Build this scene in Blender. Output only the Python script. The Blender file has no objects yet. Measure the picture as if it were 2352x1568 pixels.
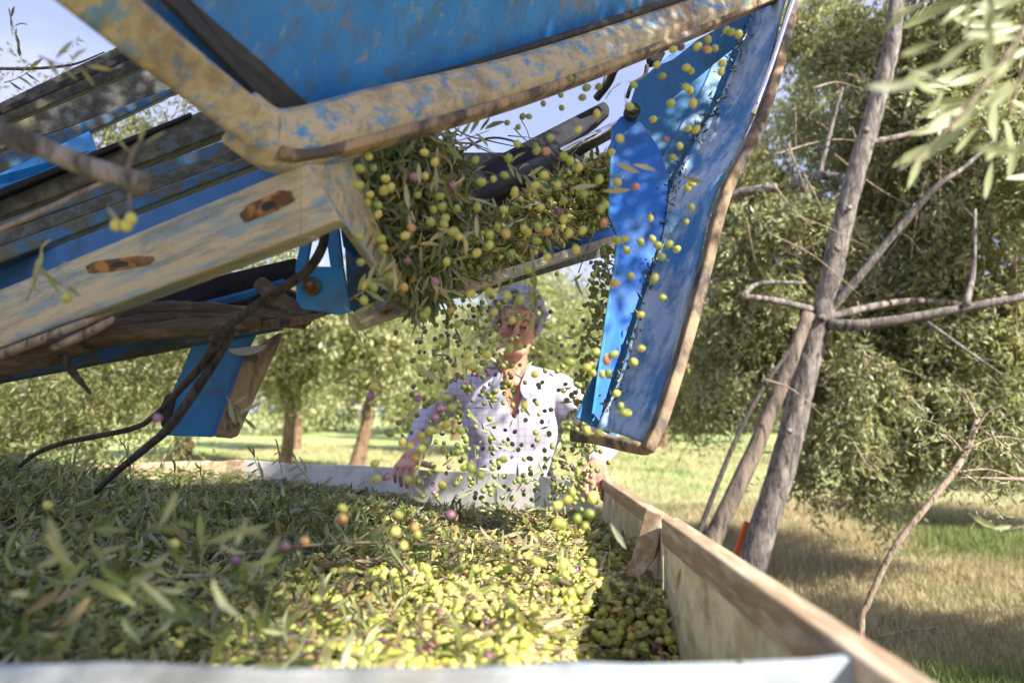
import bpy, bmesh, math, random
import numpy as np
from mathutils import Vector, Matrix
R = math.radians
rng = np.random.default_rng(7); random.seed(7)
sc = bpy.context.scene
COL = sc.collection
# ------------------------------------------------------------------ camera
H = 1.23; FPX = 1568.0; CX = 1176.0; CY = 784.0
PITCH = math.atan(161/1568)
cam = bpy.data.cameras.new('camera'); camo = bpy.data.objects.new('camera', cam); COL.objects.link(camo)
camo.location = (0, 0, H); camo.rotation_euler = (R(90)+PITCH, 0, 0)
cam.lens = 24.0; cam.sensor_width = 36.0; cam.clip_start = 0.02; cam.clip_end = 900
cam.dof.use_dof = True; cam.dof.focus_distance = 1.75; cam.dof.aperture_fstop = 2.4
sc.camera = camo
# ------------------------------------------------------------------ sky, sun, exposure
SUN = Vector((.57, -.58, .58)).normalized()          # direction towards the sun
SEL = math.asin(SUN.z); SAZ = math.atan2(SUN.x, SUN.y)
w = bpy.data.worlds.new('World'); sc.world = w; w.use_nodes = True
nt = w.node_tree; nt.nodes.clear()
wo = nt.nodes.new('ShaderNodeOutputWorld'); bg = nt.nodes.new('ShaderNodeBackground')
sky = nt.nodes.new('ShaderNodeTexSky'); sky.sky_type = 'NISHITA'; sky.sun_disc = False
sky.sun_elevation = SEL; sky.sun_rotation = SAZ; sky.dust_density = 1.2; sky.ozone_density = 1.6
tc = nt.nodes.new('ShaderNodeTexCoord'); mp = nt.nodes.new('ShaderNodeMapping'); mp.inputs['Scale'].default_value = (1, 1, 2.2)
nz = nt.nodes.new('ShaderNodeTexNoise'); nz.inputs['Scale'].default_value = 3.0; nz.inputs['Detail'].default_value = 7; nz.inputs['Roughness'].default_value = .55
rp = nt.nodes.new('ShaderNodeValToRGB'); rp.color_ramp.elements[0].position = .40; rp.color_ramp.elements[1].position = .66
rp.color_ramp.elements[0].color = (.45, .45, .45, 1); rp.color_ramp.elements[1].color = (.95, .95, .95, 1)
mx = nt.nodes.new('ShaderNodeMix'); mx.data_type = 'RGBA'; mx.inputs[7].default_value = (3.7, 3.85, 5.9, 1)
nt.links.new(tc.outputs['Generated'], mp.inputs[0]); nt.links.new(mp.outputs[0], nz.inputs[0]); nt.links.new(nz.outputs[0], rp.inputs[0])
nt.links.new(rp.outputs[0], mx.inputs[0]); nt.links.new(sky.outputs[0], mx.inputs[6]); nt.links.new(mx.outputs[2], bg.inputs[0])
bg.inputs[1].default_value = .082; nt.links.new(bg.outputs[0], wo.inputs[0])
sun = bpy.data.lights.new('sun', 'SUN'); sun.energy = 5.0; sun.angle = R(.5); sun.color = (1, .93, .82)
suno = bpy.data.objects.new('sun', sun); COL.objects.link(suno); suno.rotation_euler = SUN.to_track_quat('Z', 'Y').to_euler()
sc.view_settings.view_transform = 'Standard'; sc.view_settings.look = 'None'; sc.view_settings.gamma = 1
sc.view_settings.exposure = 1.48
sc.cycles.max_bounces = 6; sc.cycles.transparent_max_bounces = 4; sc.cycles.use_denoising = True
# ------------------------------------------------------------------ helpers
cF = Vector((0, math.cos(PITCH), math.sin(PITCH))); cU = Vector((0, -math.sin(PITCH), math.cos(PITCH))); cR = Vector((1, 0, 0)); cO = Vector((0, 0, H))
def P(x, y, d):                                     # a place in the world from a sight line and its distance
    x, y, d = float(x), float(y), float(d)
    return cO + d*(cF + (x-CX)/FPX*cR + (CY-y)/FPX*cU)
def PZ(x, y, z):
    v = cF + (x-CX)/FPX*cR + (CY-y)/FPX*cU
    return cO + v*((z-H)/v.z)
def tag(o, label=None, cat=None, group=None, kind=None):
    if label: o['label'] = label
    if cat: o['category'] = cat
    if group: o['group'] = group
    if kind: o['kind'] = kind
    return o
def empty(name, loc, label=None, cat=None, group=None):
    o = bpy.data.objects.new(name, None); COL.objects.link(o); o.location = loc; o.empty_display_size = .05
    return tag(o, label, cat, group)
def link(name, me, mat=None, parent=None, smooth=False):
    o = bpy.data.objects.new(name, me); COL.objects.link(o)
    if mat is not None: me.materials.append(mat)
    if smooth: me.polygons.foreach_set('use_smooth', [True]*len(me.polygons))
    if parent is not None:
        o.parent = parent
        o.location = -Vector(parent_world(parent))
    return o
def parent_world(p):
    v = Vector(p.location)
    while p.parent: p = p.parent; v += Vector(p.location)
    return v
def mesh_np(name, V, F):                            # F: int array n x k
    me = bpy.data.meshes.new(name); V = np.asarray(V, dtype=np.float32); F = np.asarray(F, dtype=np.int32)
    me.vertices.add(len(V)); me.vertices.foreach_set('co', V.ravel())
    k = F.shape[1]; me.loops.add(F.size); me.loops.foreach_set('vertex_index', F.ravel())
    me.polygons.add(len(F)); me.polygons.foreach_set('loop_start', np.arange(0, F.size, k, dtype=np.int32))
    me.update(calc_edges=True); me.validate(); return me
def mesh_pd(name, V, F):
    me = bpy.data.meshes.new(name); me.from_pydata([tuple(v) for v in V], [], F); me.update(); return me
def unit(a): return a/np.maximum(np.linalg.norm(a, axis=-1, keepdims=True), 1e-9)
def fixn(me):
    bm = bmesh.new(); bm.from_mesh(me); bmesh.ops.recalc_face_normals(bm, faces=bm.faces); bm.to_mesh(me); bm.free()
def bevel(o, wd=.002, seg=2):
    m = o.modifiers.new('bevel', 'BEVEL'); m.width = wd; m.segments = seg; m.limit_method = 'ANGLE'; m.angle_limit = R(35)
    return o
def smoothpath(pts, n=8):
    pts = [Vector(p) for p in pts]
    if len(pts) < 3: return [pts[0].lerp(pts[-1], i/n) for i in range(n+1)]
    q = [2*pts[0]-pts[1]]+pts+[2*pts[-1]-pts[-2]]; out = []
    for i in range(1, len(q)-2):
        a, b, c, d = q[i-1:i+3]
        for k in range(n):
            t = k/n; out.append(.5*((2*b)+(c-a)*t+(2*a-5*b+4*c-d)*t*t+(3*b-a-3*c+d)*t**3))
    out.append(pts[-1]); return out
class MB:
    def __init__(s): s.V = []; s.F = []
    def add(s, V, F):
        b = len(s.V); s.V += [tuple(v) for v in V]; s.F += [tuple(i+b for i in f) for f in F]; return s
    def tube(s, pts, rad, seg=8, n=6, jit=0.0, cap=True):
        path = smoothpath(pts, n); m = len(path)
        if not hasattr(rad, '__len__'): rad = [rad, rad]
        rr = np.interp(np.linspace(0, 1, m), np.linspace(0, 1, len(rad)), rad)
        V = []; F = []; up = Vector((0.13, .2, 1)).normalized(); prev = None
        for i, p in enumerate(path):
            t = (path[min(i+1, m-1)]-path[max(i-1, 0)]).normalized()
            if prev is None: a = t.cross(up); a = a if a.length > .05 else t.cross(Vector((1, 0, 0)))
            else: a = prev-t*prev.dot(t)
            a.normalize(); prev = a; b = t.cross(a)
            for k in range(seg):
                th = 2*math.pi*k/seg; r = rr[i]*(1+jit*random.uniform(-1, 1))
                V.append(p+a*math.cos(th)*r+b*math.sin(th)*r)
        for i in range(m-1):
            for k in range(seg):
                k2 = (k+1) % seg; F.append((i*seg+k, i*seg+k2, (i+1)*seg+k2, (i+1)*seg+k))
        if cap: F.append(tuple(range(seg-1, -1, -1))); F.append(tuple((m-1)*seg+k for k in range(seg)))
        return s.add(V, F)
    def prism(s, pts, off):                          # polygon and its copy moved by off
        n = len(pts); off = Vector(off); A = [Vector(p) for p in pts]; B = [p+off for p in A]
        F = [tuple(range(n)), tuple(range(2*n-1, n-1, -1))]+[(i, i+n, (i+1) % n+n, (i+1) % n) for i in range(n)]
        return s.add(A+B, F)
    def sweep(s, pts, prof, side, n=1):              # profile (u,v) along a path; u along side, v along t x side
        path = [Vector(p) for p in pts] if n == 1 else smoothpath(pts, n); m = len(path); k = len(prof); V = []; F = []
        side = Vector(side)
        for i, p in enumerate(path):
            t0 = (path[i]-path[i-1]).normalized() if i else None
            t1 = (path[i+1]-path[i]).normalized() if i < m-1 else None
            t = (t0+t1).normalized() if t0 and t1 else (t0 or t1)
            a = (side-t*side.dot(t)).normalized(); b = t.cross(a)
            sc_ = 1/max(.5, t.dot(t1)) if t0 and t1 else 1
            for (u, v) in prof: V.append(p+a*u+b*v*sc_)
        for i in range(m-1):
            for j in range(k):
                j2 = (j+1) % k; F.append((i*k+j, i*k+j2, (i+1)*k+j2, (i+1)*k+j))
        F.append(tuple(range(k-1, -1, -1))); F.append(tuple((m-1)*k+j for j in range(k)))
        return s.add(V, F)
    def cyl(s, c, axis, r, h, seg=20):
        ax = Vector(axis).normalized(); return s.tube([Vector(c), Vector(c)+ax*h*.5, Vector(c)+ax*h], [r, r], seg=seg, n=1)
    def build(s, name, mat, parent=None, smooth=False, bev=0):
        me = mesh_pd(name, s.V, s.F); fixn(me); o = link(name, me, mat, parent, smooth)
        if bev: bevel(o, bev)
        return o
def rrect(wd, hg, r=.006, n=3):
    out = []
    for cx, cy, a0 in ((wd/2-r, hg/2-r, 0), (-wd/2+r, hg/2-r, 90), (-wd/2+r, -hg/2+r, 180), (wd/2-r, -hg/2+r, 270)):
        for i in range(n+1):
            a = R(a0+90*i/n); out.append((cx+r*math.cos(a), cy+r*math.sin(a)))
    return out
# ------------------------------------------------------------------ materials
def newmat(name):
    m = bpy.data.materials.new(name); m.use_nodes = True; nt = m.node_tree; b = nt.nodes['Principled BSDF']; return m, nt, b
def N(nt, t, **kw):
    n = nt.nodes.new(t)
    for k, v in kw.items():
        if k in n.inputs: n.inputs[k].default_value = v
        else: setattr(n, k, v)
    return n
def ramp(nt, fac, stops, interp='LINEAR'):
    r = nt.nodes.new('ShaderNodeValToRGB'); cr = r.color_ramp; cr.interpolation = interp
    while len(cr.elements) < len(stops): cr.elements.new(.5)
    for e, (p, c) in zip(cr.elements, stops): e.position = p; e.color = (*c, 1) if len(c) == 3 else c
    nt.links.new(fac, r.inputs[0]); return r.outputs[0]
def mixc(nt, fac, a, b):
    m = nt.nodes.new('ShaderNodeMix'); m.data_type = 'RGBA'
    for i, v in ((0, fac), (6, a), (7, b)):
        if isinstance(v, bpy.types.NodeSocket): nt.links.new(v, m.inputs[i])
        elif i == 0: m.inputs[0].default_value = v
        else: m.inputs[i].default_value = (*v, 1)
    return m.outputs[2]
def coords(nt, scale=(1, 1, 1), rot=(0, 0, 0)):
    if isinstance(rot, Vector):                      # noise drawn out along a direction
        g = nt.nodes.new('ShaderNodeNewGeometry'); m1 = nt.nodes.new('ShaderNodeMapping'); m1.inputs['Rotation'].default_value = rot.normalized().rotation_difference(Vector((1, 0, 0))).to_euler()
        m2 = nt.nodes.new('ShaderNodeMapping'); m2.inputs['Scale'].default_value = scale; nt.links.new(g.outputs['Position'], m1.inputs[0]); nt.links.new(m1.outputs[0], m2.inputs[0]); return m2.outputs[0]
    g = nt.nodes.new('ShaderNodeNewGeometry'); mp = nt.nodes.new('ShaderNodeMapping'); mp.vector_type = 'TEXTURE' if False else 'POINT'
    mp.inputs['Scale'].default_value = scale; mp.inputs['Rotation'].default_value = rot
    nt.links.new(g.outputs['Position'], mp.inputs[0]); return mp.outputs[0]
def noise(nt, vec, scale, detail=5, rough=.55, dist=0):
    n = N(nt, 'ShaderNodeTexNoise', Scale=scale, Detail=detail, Roughness=rough, Distortion=dist); nt.links.new(vec, n.inputs[0]); return n.outputs[0]
def bump(nt, b, h, s=.3, d=.003):
    bp = N(nt, 'ShaderNodeBump', Strength=s, Distance=d); nt.links.new(h, bp.inputs['Height']); nt.links.new(bp.outputs[0], b.inputs['Normal'])
def worn(name, paint, paint2, under, rust, amt, streak=(1, 1, 1), sc_=14, rough=.4, rustamt=.66, rot=(0, 0, 0)):
    m, nt, b = newmat(name); v = coords(nt, streak, rot)
    n1 = noise(nt, v, sc_, 8, .62); n2 = noise(nt, v, sc_*.35, 4); n3 = noise(nt, v, sc_*3.3, 8, .7); n4 = noise(nt, coords(nt), 5, 6, .65)
    base = mixc(nt, ramp(nt, n2, [(.35, (0,)*3), (.65, (1,)*3)]), paint, paint2)
    s = N(nt, 'ShaderNodeMath', operation='ADD'); nt.links.new(n1, s.inputs[0]); sb = N(nt, 'ShaderNodeMath', operation='MULTIPLY'); nt.links.new(n3, sb.inputs[0]); sb.inputs[1].default_value = .35; nt.links.new(sb.outputs[0], s.inputs[1])
    f = ramp(nt, s.outputs[0], [(amt-.03, (1,)*3), (amt+.015, (.55,)*3), (amt+.10, (0,)*3)])
    c = mixc(nt, f, base, under)
    c = mixc(nt, ramp(nt, n4, [(rustamt-.05, (0,)*3), (rustamt+.10, (1,)*3)]), c, rust)
    grime = noise(nt, v, sc_*.9, 10, .75, .6); c = mixc(nt, ramp(nt, grime, [(.38, (.55,)*3), (.52, (0,)*3)]), c, tuple(x*.35 for x in under)); c = mixc(nt, ramp(nt, noise(nt, v, sc_*9, 6, .8), [(.60, (0,)*3), (.72, (.5,)*3)]), c, under)
    nt.links.new(c, b.inputs['Base Color'])
    nt.links.new(ramp(nt, n3, [(.3, (rough,)*3), (.7, (min(1, rough+.35),)*3)]), b.inputs['Roughness'])
    bump(nt, b, s.outputs[0], .35, .002); return m
BLUE = (.012, .15, .42); BLUE2 = (.02, .22, .52); TAN = (.42, .32, .17); DUST = (.30, .36, .40); RUST = (.17, .07, .02)
M = {}
DIR = P(690, 460, 1.0)-P(0, 731, 1.2)
M['frame'] = worn('worn_frame_paint', (.02, .19, .46), (.16, .27, .36), (.42, .34, .22), (.18, .10, .05), .71, (1, 2.2, 2.2), 17, .42, .60, DIR)
M['panel'] = worn('worn_blue_panel', (.006, .145, .46), (.02, .20, .54), (.19, .25, .26), (.24, .17, .10), .50, (1.6, 1.6, .8), 22, .35, .62)
M['rail'] = worn('bare_tan_rail', (.46, .38, .24), (.40, .33, .21), (.22, .28, .30), (.22, .13, .06), .60, (1, 9, 9), 6, .5, .66, DIR)
M['blue'] = worn('clean_blue_paint', BLUE, BLUE2, (.10, .16, .25), (.05, .05, .05), .42, (1, 1, 1), 9, .28, .80)
M['bright'] = worn('bright_blue_paint', (.003, .12, .52), (.006, .15, .60), (.1, .2, .3), (.03, .05, .08), .38, (1, 1, 1), 9, .3, .82)
M['teal'] = worn('teal_blue_paint', (.007, .11, .27), (.012, .13, .31), (.06, .12, .18), (.05, .04, .03), .42, (1, 1, 1), 10, .35, .74)
M['chute'] = worn('scratched_sheen_blue_chute', (.012, .16, .42), (.06, .22, .44), (.36, .46, .62), (.05, .05, .06), .655, (1, 1, .45), 13, .3, .70)  # whitish streaks: worn paint, with sky sheen put into the colour
M['rim'] = worn('earthy_chute_rim', (.36, .25, .14), (.24, .17, .11), (.08, .06, .05), (.30, .33, .38), .62, (1, 1, .5), 18, .6, .70)
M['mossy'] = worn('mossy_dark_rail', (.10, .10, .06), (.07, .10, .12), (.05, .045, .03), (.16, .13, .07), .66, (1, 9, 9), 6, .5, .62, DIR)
M['dkblue'] = worn('dark_blue_rail', (.012, .10, .26), (.02, .12, .25), (.07, .07, .05), (.03, .03, .03), .66, (1, 9, 9), 5, .4, .66, DIR)
M['web'] = worn('deep_blue_web', (.006, .09, .28), (.01, .11, .32), (.05, .08, .12), (.02, .03, .04), .40, (1, 1, 1), 9, .35, .8)
M['steel'] = worn('dark_grey_steel', (.018, .018, .024), (.03, .03, .035), (.022, .019, .018), (.10, .06, .04), .50, (1, 1, 1), 12, .5, .70)
M['rubber'] = worn('black_rubber', (.018, .018, .02), (.03, .03, .03), (.05, .045, .04), (.04, .035, .03), .52, (1, 1, 1), 20, .55, .8)
M['cloth'] = worn('brown_sacking', (.11, .08, .05), (.07, .05, .035), (.17, .13, .09), (.05, .035, .02), .60, (2, 9, 9), 5, .8, .7)
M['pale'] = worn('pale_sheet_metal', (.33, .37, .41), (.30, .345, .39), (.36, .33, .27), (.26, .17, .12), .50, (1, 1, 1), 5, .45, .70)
M['palefarlit'] = worn('sunlit_far_sheet', (.70, .69, .64), (.64, .63, .58), (.50, .44, .36), (.26, .17, .12), .50, (1, 1, 1), 5, .45, .70)  # far wall's sunlight put into a lighter sheet colour
M['palein'] = worn('cream_bin_lining', (.74, .66, .44), (.66, .60, .42), (.46, .40, .25), (.24, .24, .05), .62, (1, 1, 1), 8, .55, .72)
M['wood'] = worn('weathered_plank', (.36, .24, .14), (.28, .18, .11), (.50, .40, .28), (.13, .07, .04), .62, (8, 1, 8), 6, .7, .68)
M['rustspot'] = worn('rust', (.42, .20, .055), (.32, .14, .035), (.10, .05, .02), (.06, .03, .01), .66, (1, 1, 1), 40, .8, .62)
def plain(name, col, rough=.5, metal=0, nscale=30, var=.25):
    m, nt, b = newmat(name); v = coords(nt); n = noise(nt, v, nscale, 5)
    c2 = tuple(x*(1-var) for x in col); nt.links.new(mixc(nt, n, col, c2), b.inputs['Base Color']); b.inputs['Roughness'].default_value = rough; b.inputs['Metallic'].default_value = metal
    bump(nt, b, n, .15, .001); return m
M['chrome'] = plain('polished_rod', (.75, .75, .78), .12, 1)
M['black'] = plain('hole_darkness', (.012, .012, .013), .7)  # flat black for the dark inside the slots
M['steel'].node_tree.nodes['Principled BSDF'].inputs['Specular IOR Level'].default_value = .12
M['orange'] = plain('orange_tag', (.7, .13, .03), .6)
M['trouser'] = plain('dark_trousers', (.05, .06, .08), .85)
M['shoe'] = plain('brown_boot', (.06, .04, .025), .6)
def leafmat(name, top, top2, back, trans=.3, dry=0.0):
    m, nt, b = newmat(name); g = nt.nodes.new('ShaderNodeNewGeometry')
    c = ramp(nt, g.outputs['Random Per Island'], [(0, tuple(x*.5 for x in top)), (.28-.1*dry, top), (.62-.3*dry, top2), (.90-.45*dry, tuple(x*1.6 for x in top2)), (.985-.3*dry, (.30, .21, .09))])
    bk = ramp(nt, g.outputs['Random Per Island'], [(0, tuple(x*.45 for x in back)), (1, tuple(x*1.15 for x in back))]); c = mixc(nt, g.outputs['Backfacing'], c, bk)
    nt.links.new(c, b.inputs['Base Color']); b.inputs['Roughness'].default_value = .42
    tr = nt.nodes.new('ShaderNodeBsdfTranslucent'); tcol = mixc(nt, .5, c, (.30, .36, .05)); nt.links.new(tcol, tr.inputs[0])
    ms = nt.nodes.new('ShaderNodeMixShader'); ms.inputs[0].default_value = trans
    nt.links.new(b.outputs[0], ms.inputs[1]); nt.links.new(tr.outputs[0], ms.inputs[2]); nt.links.new(ms.outputs[0], nt.nodes['Material Output'].inputs[0]); return m
M['leaf'] = leafmat('olive_leaf_green', (.05, .075, .02), (.12, .15, .05), (.28, .30, .18))
M['crown'] = leafmat('olive_crown_leaf', (.24, .26, .10), (.41, .415, .20), (.58, .59, .42), .55)
M['farcrown'] = leafmat('far_crown_leaf', (.30, .32, .13), (.44, .45, .21), (.50, .51, .30), .5)  # flare over the far trees put into a paler leaf colour
M['pileleaf'] = leafmat('stripped_leaf', (.065, .10, .02), (.18, .21, .055), (.36, .38, .19), .25, .35)
M['paleleaf'] = leafmat('pale_near_leaf', (.24, .28, .13), (.36, .39, .21), (.46, .48, .32), .35)
M['darkcrown'] = leafmat('dark_crown_leaf', (.05, .07, .015), (.12, .14, .035), (.26, .27, .13), .35)
M['dryleaf'] = leafmat('yellowing_leaf', (.30, .28, .09), (.40, .33, .14), (.48, .42, .24), .3, .3)
def barkmat(name, a, b_, sc_=18):
    m, nt, b = newmat(name); v = coords(nt, (1, 1, .22)); n = noise(nt, v, sc_, 12, .72, .8); n2 = noise(nt, coords(nt), 3, 4)
    c = ramp(nt, n, [(.38, tuple(x*.18 for x in a)), (.48, a), (.62, b_)]); c = mixc(nt, ramp(nt, n2, [(.55, (0,)*3), (.7, (.7,)*3)]), c, tuple(x*.5 for x in a))
    nt.links.new(c, b.inputs['Base Color']); b.inputs['Roughness'].default_value = .85; bump(nt, b, n, .9, .012); return m
M['bark'] = barkmat('grey_bark', (.13, .112, .104), (.30, .27, .25), 30)
M['bark2'] = barkmat('brown_bark', (.13, .10, .08), (.22, .17, .13))
M['twig'] = barkmat('twig_bark', (.28, .21, .15), (.40, .32, .25), 60)
M['darktwig'] = barkmat('dark_twig_bark', (.05, .04, .034), (.10, .08, .065), 60)
M['farbark'] = barkmat('far_bark', (.16, .10, .06), (.26, .17, .10))
def olivemat(name, a, b_, blush=None):
    m, nt, b = newmat(name); v = coords(nt); n = noise(nt, v, 60, 3); n2 = noise(nt, v, 600, 2)
    oi = nt.nodes.new('ShaderNodeObjectInfo'); c = mixc(nt, oi.outputs['Random'], a, b_)
    if blush: c = mixc(nt, ramp(nt, n, [(.42, (0,)*3), (.58, (1,)*3)]), c, blush)
    c = mixc(nt, ramp(nt, n2, [(.60, (0,)*3), (.68, (.35,)*3)]), c, (.55, .58, .25))
    nt.links.new(c, b.inputs['Base Color']); b.inputs['Roughness'].default_value = .32
    b.inputs['Subsurface Weight'].default_value = .0; return m
M['green'] = olivemat('green_olive', (.25, .29, .055), (.36, .38, .08))
M['yellow'] = olivemat('yellow_green_olive', (.48, .42, .09), (.45, .44, .10))
M['blush'] = olivemat('blushing_olive', (.50, .30, .08), (.45, .35, .08), (.45, .16, .10))
M['purple'] = olivemat('purple_olive', (.13, .05, .10), (.18, .08, .14), (.30, .14, .20))
M['dull'] = olivemat('shade_toned_green_olive', (.14, .17, .035), (.22, .24, .06))  # green darkened in the colour itself for olives in shade
def pileolive():
    m, nt, b = newmat('mixed_olives'); g = nt.nodes.new('ShaderNodeNewGeometry')
    c = ramp(nt, g.outputs['Random Per Island'], [(0, (.26, .30, .05)), (.4, (.42, .43, .08)), (.75, (.54, .50, .14)), (.93, (.52, .36, .15)), (.955, (.42, .14, .12)), (.97, (.16, .06, .12)), (1, (.10, .04, .09))], 'LINEAR')
    nt.links.new(c, b.inputs['Base Color']); b.inputs['Roughness'].default_value = .35; return m
M['pileolive'] = pileolive()
# ------------------------------------------------------------------ leaf and olive generators
LHI = (np.array([[0, 0, 0], [.22, .62, .10], [.55, 1, .16], [.82, .6, .10], [1, 0, 0], [.82, -.6, .10], [.55, -1, .16], [.22, -.62, .10], [.5, 0, -.05]], dtype=np.float32),
       np.array([[0, 1, 8], [1, 2, 8], [2, 3, 8], [3, 4, 8], [4, 5, 8], [5, 6, 8], [6, 7, 8], [7, 0, 8]]))
LLO = (np.array([[0, 0, 0], [.5, 1, .12], [1, 0, 0], [.5, -1, .12]], dtype=np.float32), np.array([[0, 1, 3], [1, 2, 3]]))
def leaves(pos, ax, L, W, hi=True, nrm=None, bend=.12):
    n = len(pos); T, F = LHI if hi else LLO
    ax = unit(ax); nr = rng.normal(size=(n, 3)) if nrm is None else nrm
    s = unit(np.cross(ax, nr)); nn = np.cross(s, ax)
    L = np.broadcast_to(L, (n,)); W = np.broadcast_to(W, (n,))
    t = T[:, 0]; V = pos[:, None, :]+ax[:, None, :]*(t[None, :, None]*L[:, None, None])+s[:, None, :]*(T[None, :, 1, None]*W[:, None, None]*.5)
    bd = rng.uniform(-bend, bend*1.5, n)
    V = V+nn[:, None, :]*((T[None, :, 2, None]*W[:, None, None])+(bd[:, None]*L[:, None]*(4*t*(1-t))[None, :])[:, :, None])
    Fs = F[None]+(np.arange(n)*len(T))[:, None, None]
    return V.reshape(-1, 3), Fs.reshape(-1, 3)
def ico(sub):
    bm = bmesh.new(); bmesh.ops.create_icosphere(bm, subdivisions=sub, radius=1); V = np.array([v.co[:] for v in bm.verts], dtype=np.float32)
    F = np.array([[v.index for v in f.verts] for f in bm.faces]); bm.free(); return V, F
ICO = ico(2)
def balls(pos, r, el=1.22):
    n = len(pos); V0, F0 = ICO; r = np.broadcast_to(r, (n,)); q = unit(rng.normal(size=(n, 3)))
    V = np.repeat(V0[None], n, 0)*1.0; d = (V*q[:, None, :]).sum(-1, keepdims=True); V = V+q[:, None, :]*d*(el-1)
    V = V*r[:, None, None]+pos[:, None, :]; F = F0[None]+(np.arange(n)*len(V0))[:, None, None]
    return V.reshape(-1, 3), F.reshape(-1, 3)
def join(parts):
    Vs = []; Fs = []; b = 0
    for V, F in parts: Vs.append(V); Fs.append(F+b); b += len(V)
    return np.concatenate(Vs), np.concatenate(Fs)
def sprigs(base, dirs, slen, nleaf, L, W, droop=.25, hi=False, stems=False):
    n = len(base); dirs = unit(dirs); k = np.arange(nleaf)/(nleaf-1); slen = np.broadcast_to(slen, (n,))
    path = base[:, None, :]+dirs[:, None, :]*(k[None, :, None]*slen[:, None, None]); path[:, :, 2] -= droop*slen[:, None]*k[None, :]**2
    tan = np.repeat(dirs[:, None, :], nleaf, 1).copy(); tan[:, :, 2] -= 2*droop*k[None, :]
    ax = unit(tan)*.75+rng.normal(size=(n, nleaf, 3))*.58
    m = n*nleaf; LL = rng.uniform(.7, 1.15, m)*L
    V, F = leaves(path.reshape(-1, 3), ax.reshape(-1, 3), LL, W*LL, hi)
    if not stems: return V, F
    sv = path; th = np.array([0, 2.09, 4.19]); sd = unit(np.cross(tan, rng.normal(size=(n, 1, 3)))); sb = unit(np.cross(tan, sd))
    rr = (np.linspace(.0016, .0007, nleaf))[None, :, None, None]
    SV = sv[:, :, None, :]+(sd[:, :, None, :]*np.cos(th)[None, None, :, None]+sb[:, :, None, :]*np.sin(th)[None, None, :, None])*rr
    a = np.arange(nleaf-1)[:, None]*3; j = np.arange(3)[None]; j2 = (j+1) % 3
    f1 = np.stack([a+j, a+j2, a+3+j2], -1).reshape(-1, 3); f2 = np.stack([a+j, a+3+j2, a+3+j], -1).reshape(-1, 3); f = np.concatenate([f1, f2])
    SF = (f[None]+(np.arange(n)*nleaf*3)[:, None, None]).reshape(-1, 3)
    return V, F, SV.reshape(-1, 3), SF
def ell_pts(n, c, r, inner=.35):
    d = unit(rng.normal(size=(n, 3))); rad = rng.uniform(inner**3, 1, n)**(1/3.)
    return np.array(c)+d*rad[:, None]*np.array(r), d
# ================================================================== the setting: ground and grass
m, nt, b = newmat('meadow_soil'); v = coords(nt); n1 = noise(nt, v, .45, 5, .6); n2 = noise(nt, v, 60, 8, .7)
c = ramp(nt, n1, [(.38, (.17, .20, .07)), (.47, (.30, .28, .13)), (.58, (.44, .37, .22))]); c = mixc(nt, ramp(nt, n2, [(.4, (.65,)*3), (.6, (0,)*3)]), c, (.16, .14, .06))
gd = nt.nodes.new('ShaderNodeNewGeometry'); sx = nt.nodes.new('ShaderNodeSeparateXYZ'); nt.links.new(gd.outputs['Position'], sx.inputs[0])
mr = N(nt, 'ShaderNodeMapRange'); mr.inputs[1].default_value = 7; mr.inputs[2].default_value = 13; nt.links.new(sx.outputs[1], mr.inputs[0])
c = mixc(nt, mr.outputs[0], c, mixc(nt, ramp(nt, n1, [(.4, (0,)*3), (.6, (1,)*3)]), (.26, .34, .10), (.36, .39, .17)))
nt.links.new(c, b.inputs['Base Color']); b.inputs['Roughness'].default_value = .95; bump(nt, b, n2, .5, .01)
gx = np.concatenate([np.linspace(-400, -30, 12), np.linspace(-26, 26, 60), np.linspace(30, 400, 12)]); gy = np.concatenate([np.linspace(-60, -4, 6), np.linspace(-2, 50, 70), np.linspace(60, 700, 14)])
def gz(x, y): return .03*np.sin(x*1.3+y*.4)+.025*np.sin(y*1.1-x*.7+1)+.012*np.sin(3.1*x+2.3*y)
GX, GY = np.meshgrid(gx, gy); V = np.stack([GX.ravel(), GY.ravel(), gz(GX, GY).ravel()], 1)
nxg = len(gx); ii = (np.arange(len(gy)-1)[:, None]*nxg+np.arange(nxg-1)[None]).ravel(); F = np.stack([ii, ii+1, ii+1+nxg, ii+nxg], 1)
tag(link('ground', mesh_np('ground', V, F), m, smooth=True), kind='structure')
def grassmat(name, lo, hi_, patch):
    m, nt, b = newmat(name); g = nt.nodes.new('ShaderNodeNewGeometry'); v = coords(nt); n1 = noise(nt, v, .55, 5, .6)
    a = ramp(nt, g.outputs['Random Per Island'], [(0, (.09, .14, .03)), (.6, (.19, .25, .07)), (1, (.32, .35, .13))])
    d = ramp(nt, g.outputs['Random Per Island'], [(0, (.26, .23, .10)), (.35, (.42, .35, .19)), (1, (.60, .52, .34))])
    c = mixc(nt, ramp(nt, n1, [(lo, (0,)*3), (hi_, (1,)*3)]), a, d)
    nt.links.new(c, b.inputs['Base Color']); b.inputs['Roughness'].default_value = .7
    tr = nt.nodes.new('ShaderNodeBsdfTranslucent'); nt.links.new(c, tr.inputs[0]); ms = nt.nodes.new('ShaderNodeMixShader'); ms.inputs[0].default_value = .3
    nt.links.new(b.outputs[0], ms.inputs[1]); nt.links.new(tr.outputs[0], ms.inputs[2]); nt.links.new(ms.outputs[0], nt.nodes['Material Output'].inputs[0]); return m
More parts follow.
